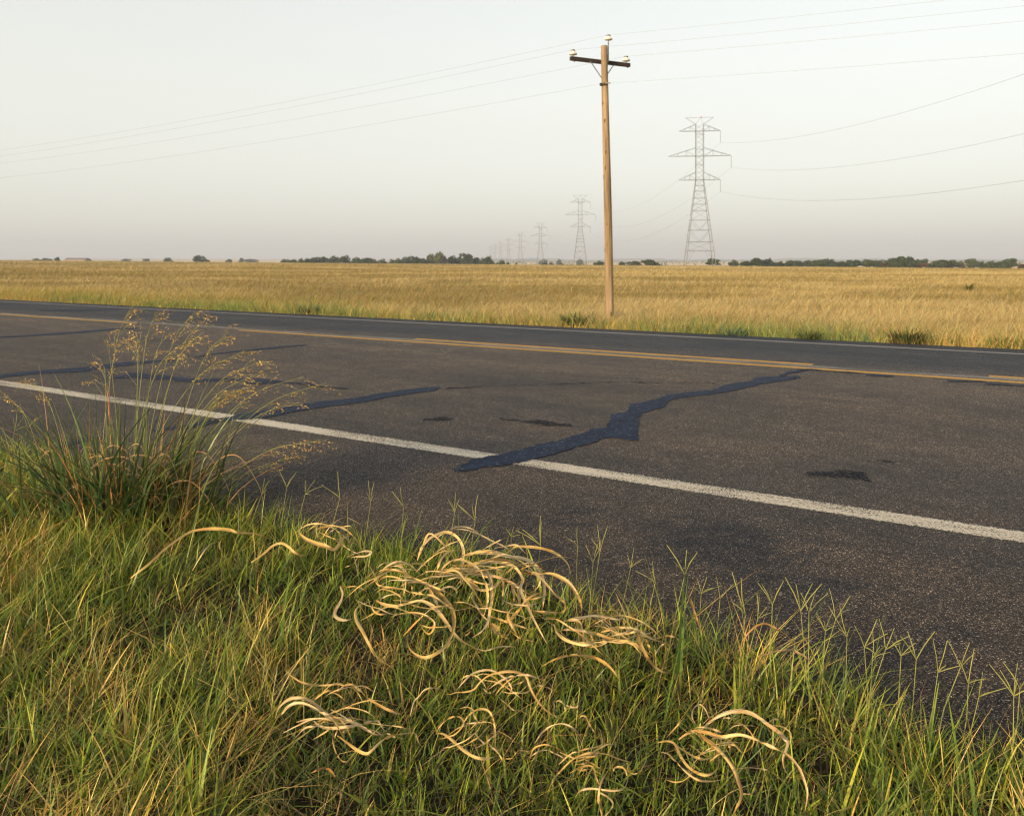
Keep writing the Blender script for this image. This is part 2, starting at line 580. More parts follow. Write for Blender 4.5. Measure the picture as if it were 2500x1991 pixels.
tar('c', [(203, 586), (260, 560), (330, 530), (410, 513), (460, 495), (560, 480), (640, 455), (740, 430), (850, 405), (930, 380), (975, 345), (968, 320), (1000, 315), (1060, 290), (1060, 268), (1120, 258), (1190, 245), (1230, 225), (1300, 212), (1370, 205), (1440, 200), (1490, 185), (1560, 165), (1620, 157), (1680, 138), (1760, 138), (1840, 138)],
    [(207, 592), (240, 592), (320, 585), (400, 568), (480, 560), (560, 546), (640, 516), (740, 490), (800, 470), (860, 458), (930, 434), (1000, 432), (1040, 443), (1095, 440), (1085, 420), (1095, 362), (1085, 332), (1110, 310), (1160, 296), (1220, 280), (1228, 262), (1290, 240), (1340, 232), (1420, 222), (1520, 208), (1610, 188), (1700, 170), (1780, 160), (1845, 148)], rough=.42)
tar_line('c', [(1770, 136), (1800, 124), (1835, 116), (1860, 108), (1905, 107)], [5, 5, 4, 4, 3], z=.006)
tar_line('c', [(1830, 146), (1845, 135), (1868, 146)], [3, 5, 2], z=.006)
tar_line('e', [(90, 1425), (200, 1412), (330, 1395), (450, 1380), (620, 1345), (760, 1322), (900, 1298), (1050, 1280), (1250, 1255), (1400, 1225), (1550, 1195), (1700, 1170), (1900, 1142), (2150, 1120), (2400, 1072), (2650, 1028), (2900, 1000), (3050, 986), (3135, 976)], [8, 10, 14, 14, 20, 20, 22, 32, 36, 40, 34, 32, 32, 30, 26, 24, 24, 20, 6], rough=.3)
tar_line('d', [(480, 1625), (640, 1585), (800, 1535), (900, 1520), (1050, 1490)], [12, 22, 22, 20, 12], rough=.5)
tar_line('d', [(-400, 905), (-150, 880), (0, 855), (180, 832), (360, 812), (600, 800), (850, 785), (1100, 750), (1300, 725), (1500, 708), (1700, 690), (1850, 686)], [18, 16, 13, 13, 14, 20, 22, 20, 18, 14, 10, 6], rough=.3)
tar_line('d', [(1180, 870), (1400, 840), (1650, 860), (1900, 890), (2100, 900)], [8, 26, 24, 18, 18], rough=.35)
tar_line('e', [(560, 905), (700, 895), (900, 890), (1100, 905), (1300, 905), (1450, 915), (1650, 925), (1800, 960), (2000, 975), (2150, 985)], [16, 14, 12, 26, 24, 8, 10, 7, 6, 4], rough=.35, z=.005)
tar_line('d', [(-300, 470), (0, 442), (300, 428), (600, 408), (900, 385), (1200, 360), (1450, 345)], [7, 7, 8, 9, 10, 9, 5], rough=.3)
tar_line('e', [(540, 655), (640, 635), (850, 605), (1100, 580), (1300, 560), (1500, 540), (1720, 525)], [5, 6, 5, 7, 8, 7, 5], rough=.45)
tar_line('c', [(440, 340), (540, 352), (650, 362), (770, 372)], [4, 7, 8, 5], rough=.75)
tar_line('c', [(80, 340), (140, 337), (205, 338)], [4, 8, 5], rough=.8)
tar_line('f', [(390, 985), (500, 985), (620, 988), (760, 990), (900, 1010)], [8, 20, 34, 44, 26], rough=.95)
tar_line('f', [(920, 890), (1000, 880), (1080, 890), (1150, 888)], [6, 12, 8, 10], rough=.95)
tar_line('c', [(165, 193), (400, 182), (700, 172), (1000, 163), (1300, 166), (1450, 167)], 1.0, rough=.8)
tar_line('d', [(400, 164), (700, 160), (1000, 158), (1250, 160)], [3, 6, 6, 3], rough=.6)
tar_line('f', [(330, 138), (420, 140), (560, 152), (700, 160), (860, 175)], [3, 4, 2, 3, 2], z=.006)
tar_line('f', [(880, 186), (960, 190), (1050, 194), (1130, 198)], [2, 5, 5, 2], z=.006)
tar_line('f', [(1530, 232), (1650, 236), (1780, 240), (1860, 244)], [2, 5, 3, 4], z=.006)
tar_line('f', [(1835, 254), (1950, 262), (2080, 270), (2200, 276)], [7, 9, 7, 5], z=.006)


# ------------------------------------------------------------------ grass blades
def blades(base, h, w, az, lean, curl, col, levels=4, twist=None, tipcol=None):
    """ribbon blades, one mesh; returns V, Q, colours"""
    n = len(h)
    t = np.linspace(0, 1, levels)
    d = np.stack([np.cos(az), np.sin(az), np.zeros(n)], 1)
    tw = az + math.pi / 2 + (twist if twist is not None else rng.normal(0, .7, n))
    sd = np.stack([np.cos(tw), np.sin(tw), np.zeros(n)], 1)
    V = np.empty((n, levels, 2, 3), np.float32)
    col = np.asarray(col)
    Cc = np.empty((n, levels, 2, 3), np.float32)
    for k, tt in enumerate(t):
        out = (lean * tt + curl * tt * tt)[:, None] * h[:, None] * d
        up = (h * (tt - .38 * np.abs(curl) * tt ** 2.6 - .12 * lean * tt))[:, None] * np.array([[0, 0, 1]])
        c = base + out + up
        ww = (w * (1 - tt ** 1.7) * .5 + w * .03)[:, None] * sd
        V[:, k, 0], V[:, k, 1] = c - ww, c + ww
        cc = col if tipcol is None else col * (1 - tt ** 2) + tipcol * tt ** 2
        Cc[:, k, 0] = cc; Cc[:, k, 1] = cc
    i = np.arange(n)[:, None] * levels * 2
    Q = np.concatenate([np.stack([i[:, 0] + 2 * k, i[:, 0] + 2 * k + 1, i[:, 0] + 2 * k + 3, i[:, 0] + 2 * k + 2], 1) for k in range(levels - 1)])
    return V.reshape(-1, 3), Q, Cc.reshape(-1, 3)


def pick(colors, probs, n, jit=.18):
    cols = np.array(colors)
    c = cols[rng.choice(len(cols), n, p=np.array(probs) / sum(probs))]
    return np.clip(c * (1 + rng.normal(0, jit, (n, 1))) * (1 + rng.normal(0, .06, (n, 3))), .004, 1)


# dry curled leaves, traced (region, points, width in zoom pixels)
RIB = {
 'main': ('B', [
  ([(725,290),(760,190),(830,110),(930,65),(1000,70),(1060,115),(1095,190),(1095,280),(1085,380),(1075,480)],22),
  ([(745,260),(800,100),(835,75),(870,95),(930,150),(1000,230),(1040,310),(1060,350)],14),
  ([(850,460),(880,380),(920,280),(980,220),(1050,205),(1110,225)],18),
  ([(905,420),(940,340),(1010,290),(1080,285),(1150,310),(1220,360),(1265,430),(1290,520),(1295,620),(1270,720),(1230,800)],20),
  ([(1020,300),(1090,270),(1160,240),(1260,220),(1360,230),(1440,240),(1520,290)],16),
  ([(1100,250),(1200,225),(1330,225),(1460,255),(1570,270),(1650,305),(1710,370),(1745,450),(1755,550),(1745,640),(1735,700)],30),
  ([(1440,240),(1520,180),(1600,178),(1720,190),(1820,220),(1900,270),(1950,330),(1965,400)],20),
  ([(1230,220),(1330,160),(1440,110),(1550,98)],11),
  ([(1330,220),(1360,190),(1440,175),(1530,165),(1590,220),(1640,270)],12),
  ([(940,390),(1010,350),(1100,370),(1200,400),(1320,410),(1420,440),(1500,480),(1580,530),(1650,570),(1720,580)],22),
  ([(880,470),(920,400),(1000,370),(1060,385),(1100,430),(1160,500),(1210,580),(1250,650),(1280,740)],18),
  ([(1090,350),(1190,360),(1270,370),(1310,420),(1325,500),(1330,600),(1310,700),(1300,780),(1250,860),(1170,915)],25),
  ([(1200,320),(1320,300),(1430,310),(1510,340),(1560,400),(1580,450),(1560,520),(1590,600),(1630,690),(1680,790),(1740,900),(1780,970)],22),
  ([(1570,390),(1700,400),(1800,395),(1890,430),(1960,480),(2010,550),(2050,640),(2060,740)],28),
  ([(1580,450),(1540,480),(1545,560),(1550,650),(1480,690),(1460,740),(1490,810),(1530,890),(1550,980)],23),
  ([(1400,800),(1480,760),(1550,690),(1600,620),(1680,565),(1780,550),(1860,580),(1920,640),(1915,700),(1850,715)],23),
  ([(1600,370),(1690,400),(1760,470),(1820,540),(1880,600),(1950,610)],18),
  ([(1640,690),(1730,705),(1830,710),(1905,710)],19),
  ([(380,470),(420,390),(490,330),(570,300),(650,320),(720,370),(770,430),(810,490)],16),
  ([(370,410),(430,370),(520,365),(600,385),(680,420),(750,450)],17),
  ([(370,430),(410,490),(500,510),(600,520),(660,545),(750,560),(840,575),(900,610),(960,650),(1020,690),(1090,685),(1170,670),(1250,660)],17),
  ([(500,340),(570,335),(615,370),(630,430),(630,500),(610,580),(580,660)],13),
  ([(560,320),(620,325),(700,315),(770,320),(830,360)],12),
  ([(430,600),(500,570),(600,560),(680,545)],13),
  ([(470,790),(530,740),(620,715),(720,715),(800,740),(860,790),(855,850),(820,885),(780,860),(745,800)],16),
  ([(590,500),(650,470),(730,465),(810,480),(880,530),(940,590),(1000,670),(1025,760),(1015,860),(970,960),(900,1030),(800,1075),(720,1055),(660,1000),(645,920),(660,860)],25),
  ([(390,610),(440,640),(540,660),(640,640),(740,615),(820,640),(880,690),(930,750),(980,820),(1030,890),(1100,950),(1200,1000)],28),
  ([(350,620),(270,650),(225,700),(235,780),(280,860),(330,960),(390,1060),(480,1130),(580,1190)],23),
  ([(830,610),(880,560),(950,510),(1010,505),(1045,540),(1030,575),(995,565),(995,535),(1020,525)],15),
  ([(810,500),(850,570),(890,650),(930,720)],20),
  ([(1320,800),(1370,850),(1420,890),(1470,930)],52),
  ([(1310,740),(1400,770),(1480,800),(1580,830),(1670,870)],15),
  ([(1200,1000),(1280,1020),(1380,990),(1470,985),(1550,990)],10),
  ([(1480,860),(1560,920),(1640,940),(1720,960)],8),
  ([(1110,900),(1150,870),(1180,790),(1230,740)],12),
  ([(1160,470),(1210,520),(1290,530),(1370,490),(1430,420),(1460,350)],19),
  ([(1410,650),(1420,480),(1380,380),(1300,330)],14),
  ([(1490,470),(1510,600),(1480,680)],24),
  ([(430,580),(360,660),(400,720),(480,720),(550,690),(600,630)],14),
  ([(680,490),(690,560),(720,600)],12),
  ([(1010,330),(1120,330),(1240,300),(1340,280),(1450,290),(1560,330),(1640,390)],18),
  ([(1060,400),(1150,350),(1260,335),(1380,360),(1480,420),(1560,500)],16),
  ([(1150,560),(1200,650),(1260,740),(1330,800)],14),
  ([(1560,360),(1640,380),(1720,440),(1690,520),(1620,560)],15),
  ([(1610,470),(1600,560),(1630,640),(1700,720)],14),
  ([(400,460),(470,420),(560,430),(640,470),(700,520)],12),
 ], .17, .10, 'large tangled heap of pale curling dry grass leaves at the asphalt edge'),
 'loop': ('B', [([(100,500),(120,560),(100,630),(65,690),(60,740),(110,770),(170,770),(240,740)],23), ([(130,510),(220,500),(300,530),(340,590)],9)], .13, .05,
   'short hook shaped tan dry leaf beside the large tangled heap'),
 'flat': ('Q', [
  ([(140,330),(165,390),(230,440),(320,465),(420,460),(500,435)],17), ([(265,310),(310,320),(330,380),(335,450),(340,540)],13),
  ([(200,370),(290,365),(370,385),(450,410)],15),
  ([(210,310),(320,290),(400,275),(480,285),(560,300),(590,290),(595,260)],20),
  ([(230,370),(320,375),(420,395),(520,430),(620,445),(700,480),(760,520),(810,570)],19),
  ([(450,385),(530,360),(620,355),(690,370),(750,410),(820,440),(880,450),(910,455)],18),
  ([(680,350),(700,430),(730,500),(770,570),(830,630),(910,660)],21), ([(700,400),(750,440),(770,500),(770,530)],14),
  ([(455,480),(480,420),(530,370)],28), ([(800,430),(870,410),(940,415),(965,450)],15), ([(800,540),(840,480),(880,450)],13),
  ([(380,390),(400,440),(440,500)],14), ([(430,290),(480,330),(520,370)],8), ([(520,390),(600,395),(680,380),(760,375)],14)], .13, .06,
   'low spread bunch of dry leaves with one upturned leaf beside the large heap'),
 'arch': ('Q', [([(60,610),(120,575),(200,545),(300,535),(400,550),(480,590),(540,650),(580,730)],18)], .12, .07, 'single long dry leaf bowed in a smooth arch over green grass'),
 'bent': ('Q', [([(1370,460),(1420,390),(1480,340),(1540,330),(1600,360),(1680,410),(1730,490)],13), ([(1510,540),(1600,510),(1700,500),(1740,515),(1800,550),(1860,620)],13)], .14, .08,
   'dull brown dry leaf bent over the grass fringe among forked seed stalks'),
 'stiff': ('Q', [([(1040,158),(1058,230),(1088,320),(1110,395)],15)], .17, .0, 'stiff straight orange tan dry leaf standing up at the asphalt edge'),
 'wavy': ('L', [([(290,100),(340,150),(420,200),(520,220),(630,220),(690,207),(740,220),(780,270)],14), ([(480,360),(600,270),(690,260),(760,290)],11),
  ([(690,270),(740,225),(800,218),(850,255),(920,320),(1000,370),(1080,410),(1160,435),(1200,400),(1230,300)],16)], .13, .05, 'pair of wavy thin dry leaves snaking through green grass below the heap'),
 'cross': ('L', [
  ([(220,470),(250,390),(320,330),(400,315),(480,335),(550,385),(620,435),(700,465)],19),
  ([(270,440),(320,380),(390,355),(470,370),(560,420),(640,460),(740,480),(830,510),(900,550),(970,590),(1060,590)],24),
  ([(380,500),(450,480),(560,470),(680,475),(780,465),(870,480),(920,490)],13),
  ([(510,490),(560,530),(640,545),(740,535),(830,520),(920,500),(990,490),(1020,530),(1050,575)],20), ([(720,580),(780,540),(840,520)],13),
  ([(690,600),(760,650),(840,710),(910,735),(960,700),(1020,640),(1100,600),(1190,585),(1270,585),(1300,650),(1330,690)],18),
  ([(660,580),(655,650),(690,750),(740,795),(800,770),(830,720)],9), ([(1060,580),(1120,610),(1190,625)],11)], .13, .05,
   'sheaf of crossing dry leaves fanned flat on grass with a trailing wavy leaf'),
 'scrap': ('L', [([(490,880),(560,850),(610,845),(650,880),(690,940)],15)], .1, .04, 'short crumpled brown leaf sunk in dark grass below the crossing leaves'),
 'bow': ('M', [
  ([(250,330),(320,250),(400,175),(500,140),(590,140),(670,180),(740,240),(780,310),(760,380),(700,430)],17),
  ([(190,370),(250,350),(340,345),(420,320),(480,250),(560,190),(660,160),(770,150),(860,165),(920,200),(950,280),(990,370),(1050,460),(1130,540),(1230,600)],21),
  ([(560,320),(640,260),(740,210),(850,185),(960,190),(1060,225),(1140,265),(1180,315)],20), ([(980,310),(1040,285),(1110,300),(1175,325)],18),
  ([(510,310),(540,345),(600,350),(640,300)],18), ([(-200,620),(-160,450),(-110,390),(-60,330),(0,308),(70,310),(150,335),(210,370)],11), ([(700,290),(780,280),(860,260),(920,225)],13)], .13, .07,
   'overlapping hoops of dry leaf bowed above grass under the large heap'),
 'curl': ('M', [([(1180,430),(1190,490),(1180,550),(1215,590),(1290,600),(1320,580)],13), ([(1200,440),(1240,430),(1280,470),(1290,520),(1260,560)],15), ([(1300,470),(1350,490),(1400,490),(1450,450)],15)], .12, .04,
   'tiny curled knot of dry leaf at the foot of the bowed hoops'),
 'hook': ('M', [([(1425,620),(1440,580),(1480,575),(1510,620),(1540,680),(1580,740)],14)], .14, .03, 'small dry leaf folded into an upside down hook'),
 'rainbow': ('M', [([(1000,840),(1050,760),(1110,700),(1190,660),(1270,650),(1350,680),(1410,730),(1445,800),(1450,880)],14)], .12, .06, 'thin dry leaf arched like a rainbow in the middle of the grass'),
 'knot': ('M', [
  ([(270,510),(350,490),(410,520),(420,580),(480,640),(560,670)],13), ([(320,640),(370,570),(440,520),(520,510),(570,540),(605,610),(620,700),(625,800),(620,890)],19),
  ([(620,600),(650,540),(700,490),(750,470)],10), ([(680,420),(730,460),(800,520),(870,525),(950,570)],10),
  ([(60,740),(90,680),(150,620),(230,580),(290,590),(320,640),(290,700),(240,750),(190,770),(120,790),(50,800)],16),
  ([(60,745),(120,745),(190,790),(260,850),(330,910),(420,965),(510,985),(600,970),(700,950)],25), ([(340,650),(430,640),(520,635),(600,630)],11),
  ([(560,750),(550,820),(600,880),(660,940),(720,1060)],13), ([(720,985),(780,980),(820,930),(860,905),(960,915)],11), ([(650,720),(730,760),(800,810),(870,850)],10)], .13, .05,
   'looping dry leaves around a ring with one thick sagging leaf underneath'),
 'low': ('M', [
  ([(950,1000),(990,890),(1080,850),(1160,860),(1240,900),(1330,960)],13), ([(1200,1160),(1270,1080),(1330,1020),(1400,970),(1500,935),(1600,930),(1700,945),(1800,985),(1930,1020)],20),
  ([(1360,970),(1410,920),(1500,890),(1600,870),(1650,840),(1630,720),(1605,680)],14), ([(1130,1290),(1200,1160),(1270,1080)],12),
  ([(1930,1020),(1890,1060),(1900,1110),(1960,1130),(2020,1090),(2080,970)],10), ([(1400,1040),(1490,1025),(1550,970),(1650,900)],9),
  ([(1750,1110),(1770,1070),(1830,1065),(1870,1100),(1890,1180)],17)], .12, .05, 'long low dry leaf bridging the grass with a small coil at its tip'),
 'forked': ('M', [
  ([(1340,1120),(1430,1070),(1520,1050),(1565,1080),(1590,1170),(1640,1270),(1700,1310),(1800,1330)],14),
  ([(1390,1350),(1440,1290),(1530,1270),(1640,1280),(1760,1290),(1850,1270),(1890,1190),(1890,1120)],14), ([(1610,1300),(1700,1350),(1750,1410),(1720,1480),(1650,1560)],15),
  ([(1700,1100),(1640,1200),(1615,1300),(1615,1400),(1640,1500),(1650,1570)],24)], .12, .05, 'bunch of dry leaves crossing one upright grey leaf, below the low bridging leaf'),
 'claw': ('R', [
  ([(690,620),(760,550),(850,480),(960,430),(1080,410),(1200,425),(1300,475),(1400,550),(1500,620),(1570,690),(1610,740),(1590,820),(1560,900),(1570,1000),(1620,1095)],34),
  ([(930,480),(1000,480),(1075,490)],26), ([(790,510),(740,390),(680,340),(620,380),(600,460),(630,530),(680,590)],13), ([(600,590),(700,580),(800,595),(900,625),(970,640)],20),
  ([(460,710),(540,650),(640,620),(740,630),(850,670),(920,685),(1020,665),(1120,660),(1220,690),(1340,740),(1450,790),(1560,840),(1650,910),(1730,1010),(1780,1130),(1815,1260),(1805,1380),(1790,1460)],31),
  ([(640,610),(740,700),(850,790),(940,880),(1010,970),(1060,1060),(1090,1150),(1120,1250),(1110,1340),(1060,1440),(1040,1510)],36),
  ([(240,740),(330,725),(400,740),(440,790),(480,880),(540,970),(620,1040),(720,1080),(800,1070),(870,1010),(885,910),(860,830)],25),
  ([(400,740),(480,800),(570,860),(650,900),(740,915),(830,880),(880,800),(920,650)],22), ([(280,840),(350,860),(420,930),(500,1010),(590,1090),(690,1140),(820,1145),(950,1120),(1050,1080)],20),
  ([(330,1130),(420,1155),(510,1140),(590,1070),(630,990),(600,890)],13), ([(960,660),(985,740),(1000,820),(1000,900)],20), ([(900,770),(1000,760),(1110,790)],11),
  ([(1000,530),(1110,540),(1200,610),(1250,700),(1230,780),(1110,880)],10), ([(1390,540),(1450,500),(1525,495)],17), ([(1430,560),(1540,570),(1630,630),(1650,710),(1700,820)],13),
  ([(1130,1280),(1220,1280),(1275,1220)],20), ([(1620,1100),(1720,1120),(1830,1095)],10), ([(330,690),(420,590),(500,500),(560,420)],11)], .12, .08,
   'claw shaped clump of broad twisted dry leaves spreading out of green grass'),
 'trail': ('T', [([(60,700),(200,590),(330,470),(450,380),(560,320),(680,300),(780,300),(870,310),(930,330),(1040,335),(1130,355),(1200,390)],22)], .12, .08,
   'long golden dry leaf trailing out from below the tall seeding grass'),
 'crook': ('T', [([(560,640),(620,540),(680,450),(760,405),(830,405),(865,395)],14), ([(855,365),(800,390),(780,440),(810,485),(880,465)],9)], .13, .04, 'dry leaf shaped like a crook with a thin ring at its end'),
 'ess': ('T', [([(1040,570),(1130,510),(1210,440),(1280,415),(1340,445),(1390,490),(1460,515),(1540,490)],18)], .13, .04, 'single dry leaf bent into an s shape between the crook leaf and the fringe'),
 'fringe': ('T', [([(1425,335),(1480,380),(1560,415),(1640,440),(1710,465),(1750,430),(1780,375),(1850,350)],31), ([(1480,330),(1560,270),(1640,245),(1670,260)],12),
  ([(1560,310),(1620,285),(1700,275),(1780,295),(1850,345),(1900,400),(1910,460)],18), ([(1640,420),(1580,370),(1565,300),(1590,260)],10),
  ([(1810,530),(1880,500),(1960,480),(2010,490),(1970,520),(1880,525),(1820,535)],16), ([(1800,610),(1870,580),(1910,510)],9)], .15, .06,
   'thick curled dry leaf with rings of thinner leaf on the grass fringe above the heap'),
}

hr = random.Random(77)
for _ in range(40):
    cx_, cy_ = hr.gauss(1100, 420), hr.gauss(500, 130)
    if not (380 < cx_ < 1900): continue
    L_, a0_ = hr.uniform(220, 480), hr.uniform(-.5, .5)
    bow = hr.uniform(-40, 150)
    q = []
    for k in range(6):
        t_ = k / 5 - .5
        q.append((cx_ + math.cos(a0_) * L_ * t_ * 1.5, cy_ + math.sin(a0_) * L_ * t_ * 1.2 - bow * (1 - 4 * t_ * t_) + hr.gauss(0, 8)))
    RIB['main'][1].append((q, hr.uniform(8, 14)))
for key_, n_, (cx0, cy0), (sx0, sy0) in (('cross', 9, (700, 560), (260, 90)), ('knot', 7, (450, 760), (220, 120)), ('low', 7, (1500, 1000), (260, 110)), ('claw', 8, (900, 850), (330, 190)),
                                         ('flat', 9, (560, 440), (190, 60)), ('bow', 6, (700, 300), (240, 80)), ('fringe', 5, (1700, 380), (160, 60)), ('wavy', 4, (760, 300), (190, 50))):
    for _ in range(n_):
        cx_, cy_ = hr.gauss(cx0, sx0 * .6), hr.gauss(cy0, sy0 * .6)
        L_, a0_, bow = hr.uniform(170, 420), hr.uniform(-.9, .9), hr.uniform(-50, 130)
        q = []
        for k in range(6):
            t_ = k / 5 - .5
            q.append((cx_ + math.cos(a0_) * L_ * t_ * 1.4, cy_ + math.sin(a0_) * L_ * t_ - bow * (1 - 4 * t_ * t_) + hr.gauss(0, 7)))
        RIB[key_][1].append((q, hr.uniform(7, 12)))
rib_xy = []
rib_jobs = []
for key, (reg, lst, z0, amp, label) in RIB.items():
    for pts, w in lst:
        P = np.array([zp(reg, *q) for q in pts])
        P = catmull(P, 7)
        n = len(P)
        d = np.concatenate([[0], np.cumsum(np.hypot(*np.diff(P, axis=0).T))]); t = d / d[-1]
        a = amp * random.uniform(.5, 1.25) * min(1.0, d[-1] / 130)
        zz = z0 + (.05 if key == 'main' else .07) + random.uniform(-.02, .02) + a * np.sin(math.pi * np.clip(t, 0, 1)) - .012 * (np.abs(t * 2 - 1) ** 6)
        zz = zz + .012 * np.sin(t * random.uniform(5, 11) + random.uniform(0, 6))
        pts3 = np.array([W(P[i, 0], P[i, 1], zz[i]) for i in range(n)])
        rib_xy.append(pts3[::3, :2])
        rib_jobs.append((key, pts3, w * ZR[reg][2], t))
rib_xy = np.concatenate(rib_xy)
# occupancy grid, so that grass under the leaves is pressed down
gx0, gy0, gs = -4.0, .8, .03
occ = np.zeros((300, 260), np.float32)
ix = np.clip(((rib_xy[:, 0] - gx0) / gs).astype(int), 4, 295); iy = np.clip(((rib_xy[:, 1] - gy0) / gs).astype(int), 6, 255)
for dx in (-2, -1, 0, 1, 2):
    for dy in (-5, -4, -3, -2, -1, 0, 1):
        occ[ix + dx, iy + dy] = 1


def ribbon(pts3, wpx, t, parent, dull=False):
    n = len(pts3)
    tang = np.gradient(pts3, axis=0)
    tang /= np.linalg.norm(tang, axis=1)[:, None] + 1e-9
    cam = np.array([0, 0, EYE]) - pts3
    cam /= np.linalg.norm(cam, axis=1)[:, None]
    nrm = cam * .75 + np.array([-.25, -.15, .55])
    side = np.cross(tang, nrm); side /= np.linalg.norm(side, axis=1)[:, None] + 1e-9
    nn = np.cross(side, tang)
    ph, f = random.uniform(0, 6.28), random.uniform(2.5, 6)
    tw = .34 * np.sin(t * f + ph) + .22 * np.sin(t * f * 2.3 + ph * 2)
    if random.random() < .22:                                     # one sharper twist somewhere
        c0 = random.uniform(.25, .8)
        tw = tw + 2.2 * np.exp(-((t - c0) / .06) ** 2)
    sd = side * np.cos(tw)[:, None] + nn * np.sin(tw)[:, None]
    up = np.cross(sd, tang)
    wm = max(wpx, 2.8) * pts3[:, 1] / F * 1.1
    taper = np.minimum(1, np.minimum(t * 4 + .35, (1 - t) * 3 + .10)) ** .8
    hw = (wm * taper * .5 * (1 + .10 * np.sin(t * 17 + ph) + .16 * (vnoise(t * 40, t * 0 + ph, 1.0, 5) - .5)))[:, None]
    fold = random.uniform(.1, .55) * random.choice([1, 1, -1])
    cols3 = [(-1, .0), (0, fold), (0, fold), (1, 0)]
    V, uv = [], []
    ln = np.concatenate([[0], np.cumsum(np.linalg.norm(np.diff(pts3, axis=0), axis=1))])
    for k, (a, bq) in enumerate(cols3):
        V.append(pts3 + sd * hw * a - up * hw * bq)
        uv.append(np.column_stack([np.full(n, a * .5 + ph), ln * .25 + ph]))
    V = np.concatenate(V); uv2 = np.concatenate(uv)
    i = np.arange(n - 1)
    Q = np.concatenate([np.stack([k * n + i, k * n + i + 1, (k + 1) * n + i + 1, (k + 1) * n + i], 1) for k in (0, 2)])
    base = np.array(random.choice([(.66, .48, .18), (.72, .54, .24), (.60, .42, .14), (.60, .47, .25), (.54, .37, .12)]))
    if dull: base = base * np.array([.68, .58, .5])
    c = base[None] * (1 + .12 * np.sin(t * 9 + ph))[:, None]
    bl = np.clip((vnoise(t * 9, t * 0 + ph * 3, 1.0, 8) - .55) * 2.2, 0, .7)[:, None]
    c = c * (1 - bl) + c * np.array([.72, .55, .38]) * bl
    c = np.where((t > .93)[:, None], c * .75, c)
    c = np.tile(c, (4, 1)) * np.repeat([.92, 1.05, 1.0, .86], n)[:, None]
    o = link_obj('dry_leaf', np_mesh('dry_leaf', V, Q, col=c, uv=uv2, smooth=True), M_dry, parent)
    return o


for key, (reg, lst, z0, amp, label) in RIB.items():
    jobs = [j for j in rib_jobs if j[0] == key]
    allp = np.concatenate([j[1] for j in jobs])
    loc = Vector((allp[:, 0].mean(), allp[:, 1].mean(), -.02))
    single = len(jobs) == 1
    root = None if single else empty('dry_grass_tangle', loc)
    for _, pts3, w, t in jobs:
        o = ribbon(pts3 - np.array(loc) if False else pts3, w, t, None, dull=key in ('bent', 'scrap', 'stiff'))
        me = o.data
        me.transform(__import__('mathutils').Matrix.Translation(-loc))
        if single:
            o.location = loc; root = o
        else:
            o.parent = root
    tag(root, label, 'dry grass' if not single else 'dry leaf', 'curled dry leaves lying on the verge grass')

# ---- near verge grass
GREEN = [(.11, .18, .02), (.16, .235, .025), (.235, .29, .03), (.37, .38, .045), (.065, .13, .026)]
TAN = [(.58, .42, .11), (.66, .50, .17), (.50, .34, .09), (.42, .35, .10)]


def verge_sample(n, y0, y1):
    X = rng.uniform(-5.4, 3.6, n); Y = rng.uniform(y0, y1, n)
    p = RN[0] * X + RN[1] * Y
    s = RD[0] * X + RD[1] * Y
    edge = 2.31 + .33 * sstep((s - .1) / 1.7) + .12 * (vnoise(s, s * 0, .45, 21) - .5) + .10 * (vnoise(s, s * 0, .12, 22) - .5)
    ok = (p < edge) & (np.abs(X) < .70 * Y + 1.0)
    ok &= rng.random(n) < np.minimum(1, (2.3 / np.maximum(Y, .8)) ** 1.0 * .95)
    return X[ok], Y[ok], p[ok], (edge - p)[ok], s[ok]


Vs, Qs, Cs, off = [], [], [], 0


def push(v, q, c):
    global off
    Vs.append(v); Qs.append(q + off); Cs.append(c); off += len(v)


def pressed(X, Y):
    a = np.clip(((X - gx0) / gs).astype(int), 0, 299); bq = np.clip(((Y - gy0) / gs).astype(int), 0, 259)
    return occ[a, bq]


# tufts of green blades
X, Y, p, de, s = verge_sample(63000, .5, 5.6)
per = 5
nb = len(X) * per
bx = np.repeat(X, per) + rng.normal(0, .012, nb); by = np.repeat(Y, per) + rng.normal(0, .012, nb)
de5 = np.repeat(de, per)
tx_, ty_ = np.repeat(X, per), np.repeat(Y, per)
gold = vnoise(tx_, ty_, .5, 31) * .5 + vnoise(tx_, ty_, .14, 32) * .5
leftgold = np.clip((-bx / by - .42) * 2.5, 0, .12) + np.clip((bx / by - .42) * 2.2, 0, .2)
dryp = np.clip((gold - .55) * 2.8 + .08 + leftgold, .04, .8)
isdry = rng.random(nb) < dryp
col = np.where(isdry[:, None], pick(TAN, [.4, .2, .25, .15], nb), pick(GREEN, [.3, .3, .2, .1, .1], nb))
hh = rng.gamma(5.5, .0202, nb) * (1 + .35 * np.exp(-de5 / .18)) * (.72 + .5 * vnoise(bx, by, .4, 33)) * np.where(isdry, .88, 1)
hh *= 1 - .52 * pressed(bx, by)
hh *= np.clip(.8 + de5 / .3, .8, 1)
hh = np.clip(hh, .03, .24)
az = rng.uniform(0, 2 * math.pi, nb)
# a general lean to the right, away from the camera
lx, ly = np.cos(az) + .35, np.sin(az) + .12
az = np.arctan2(ly, lx)
lean = rng.gamma(1.9, .25, nb) * np.where(isdry, 1.3, 1)
curl = rng.gamma(1.8, .16, nb)
wd = rng.gamma(6, .00070, nb) * np.where(isdry, .75, 1)
wd = np.where(rng.random(nb) < .05, wd * 1.9, wd)
base = np.stack([bx, by, np.maximum(ground_z(bx, by), -.03) - .005], 1)
push(*blades(base, hh, wd, az, lean, curl, col, 4, tipcol=np.clip(col * np.array([1.35, 1.15, 1.0]), 0, 1)))
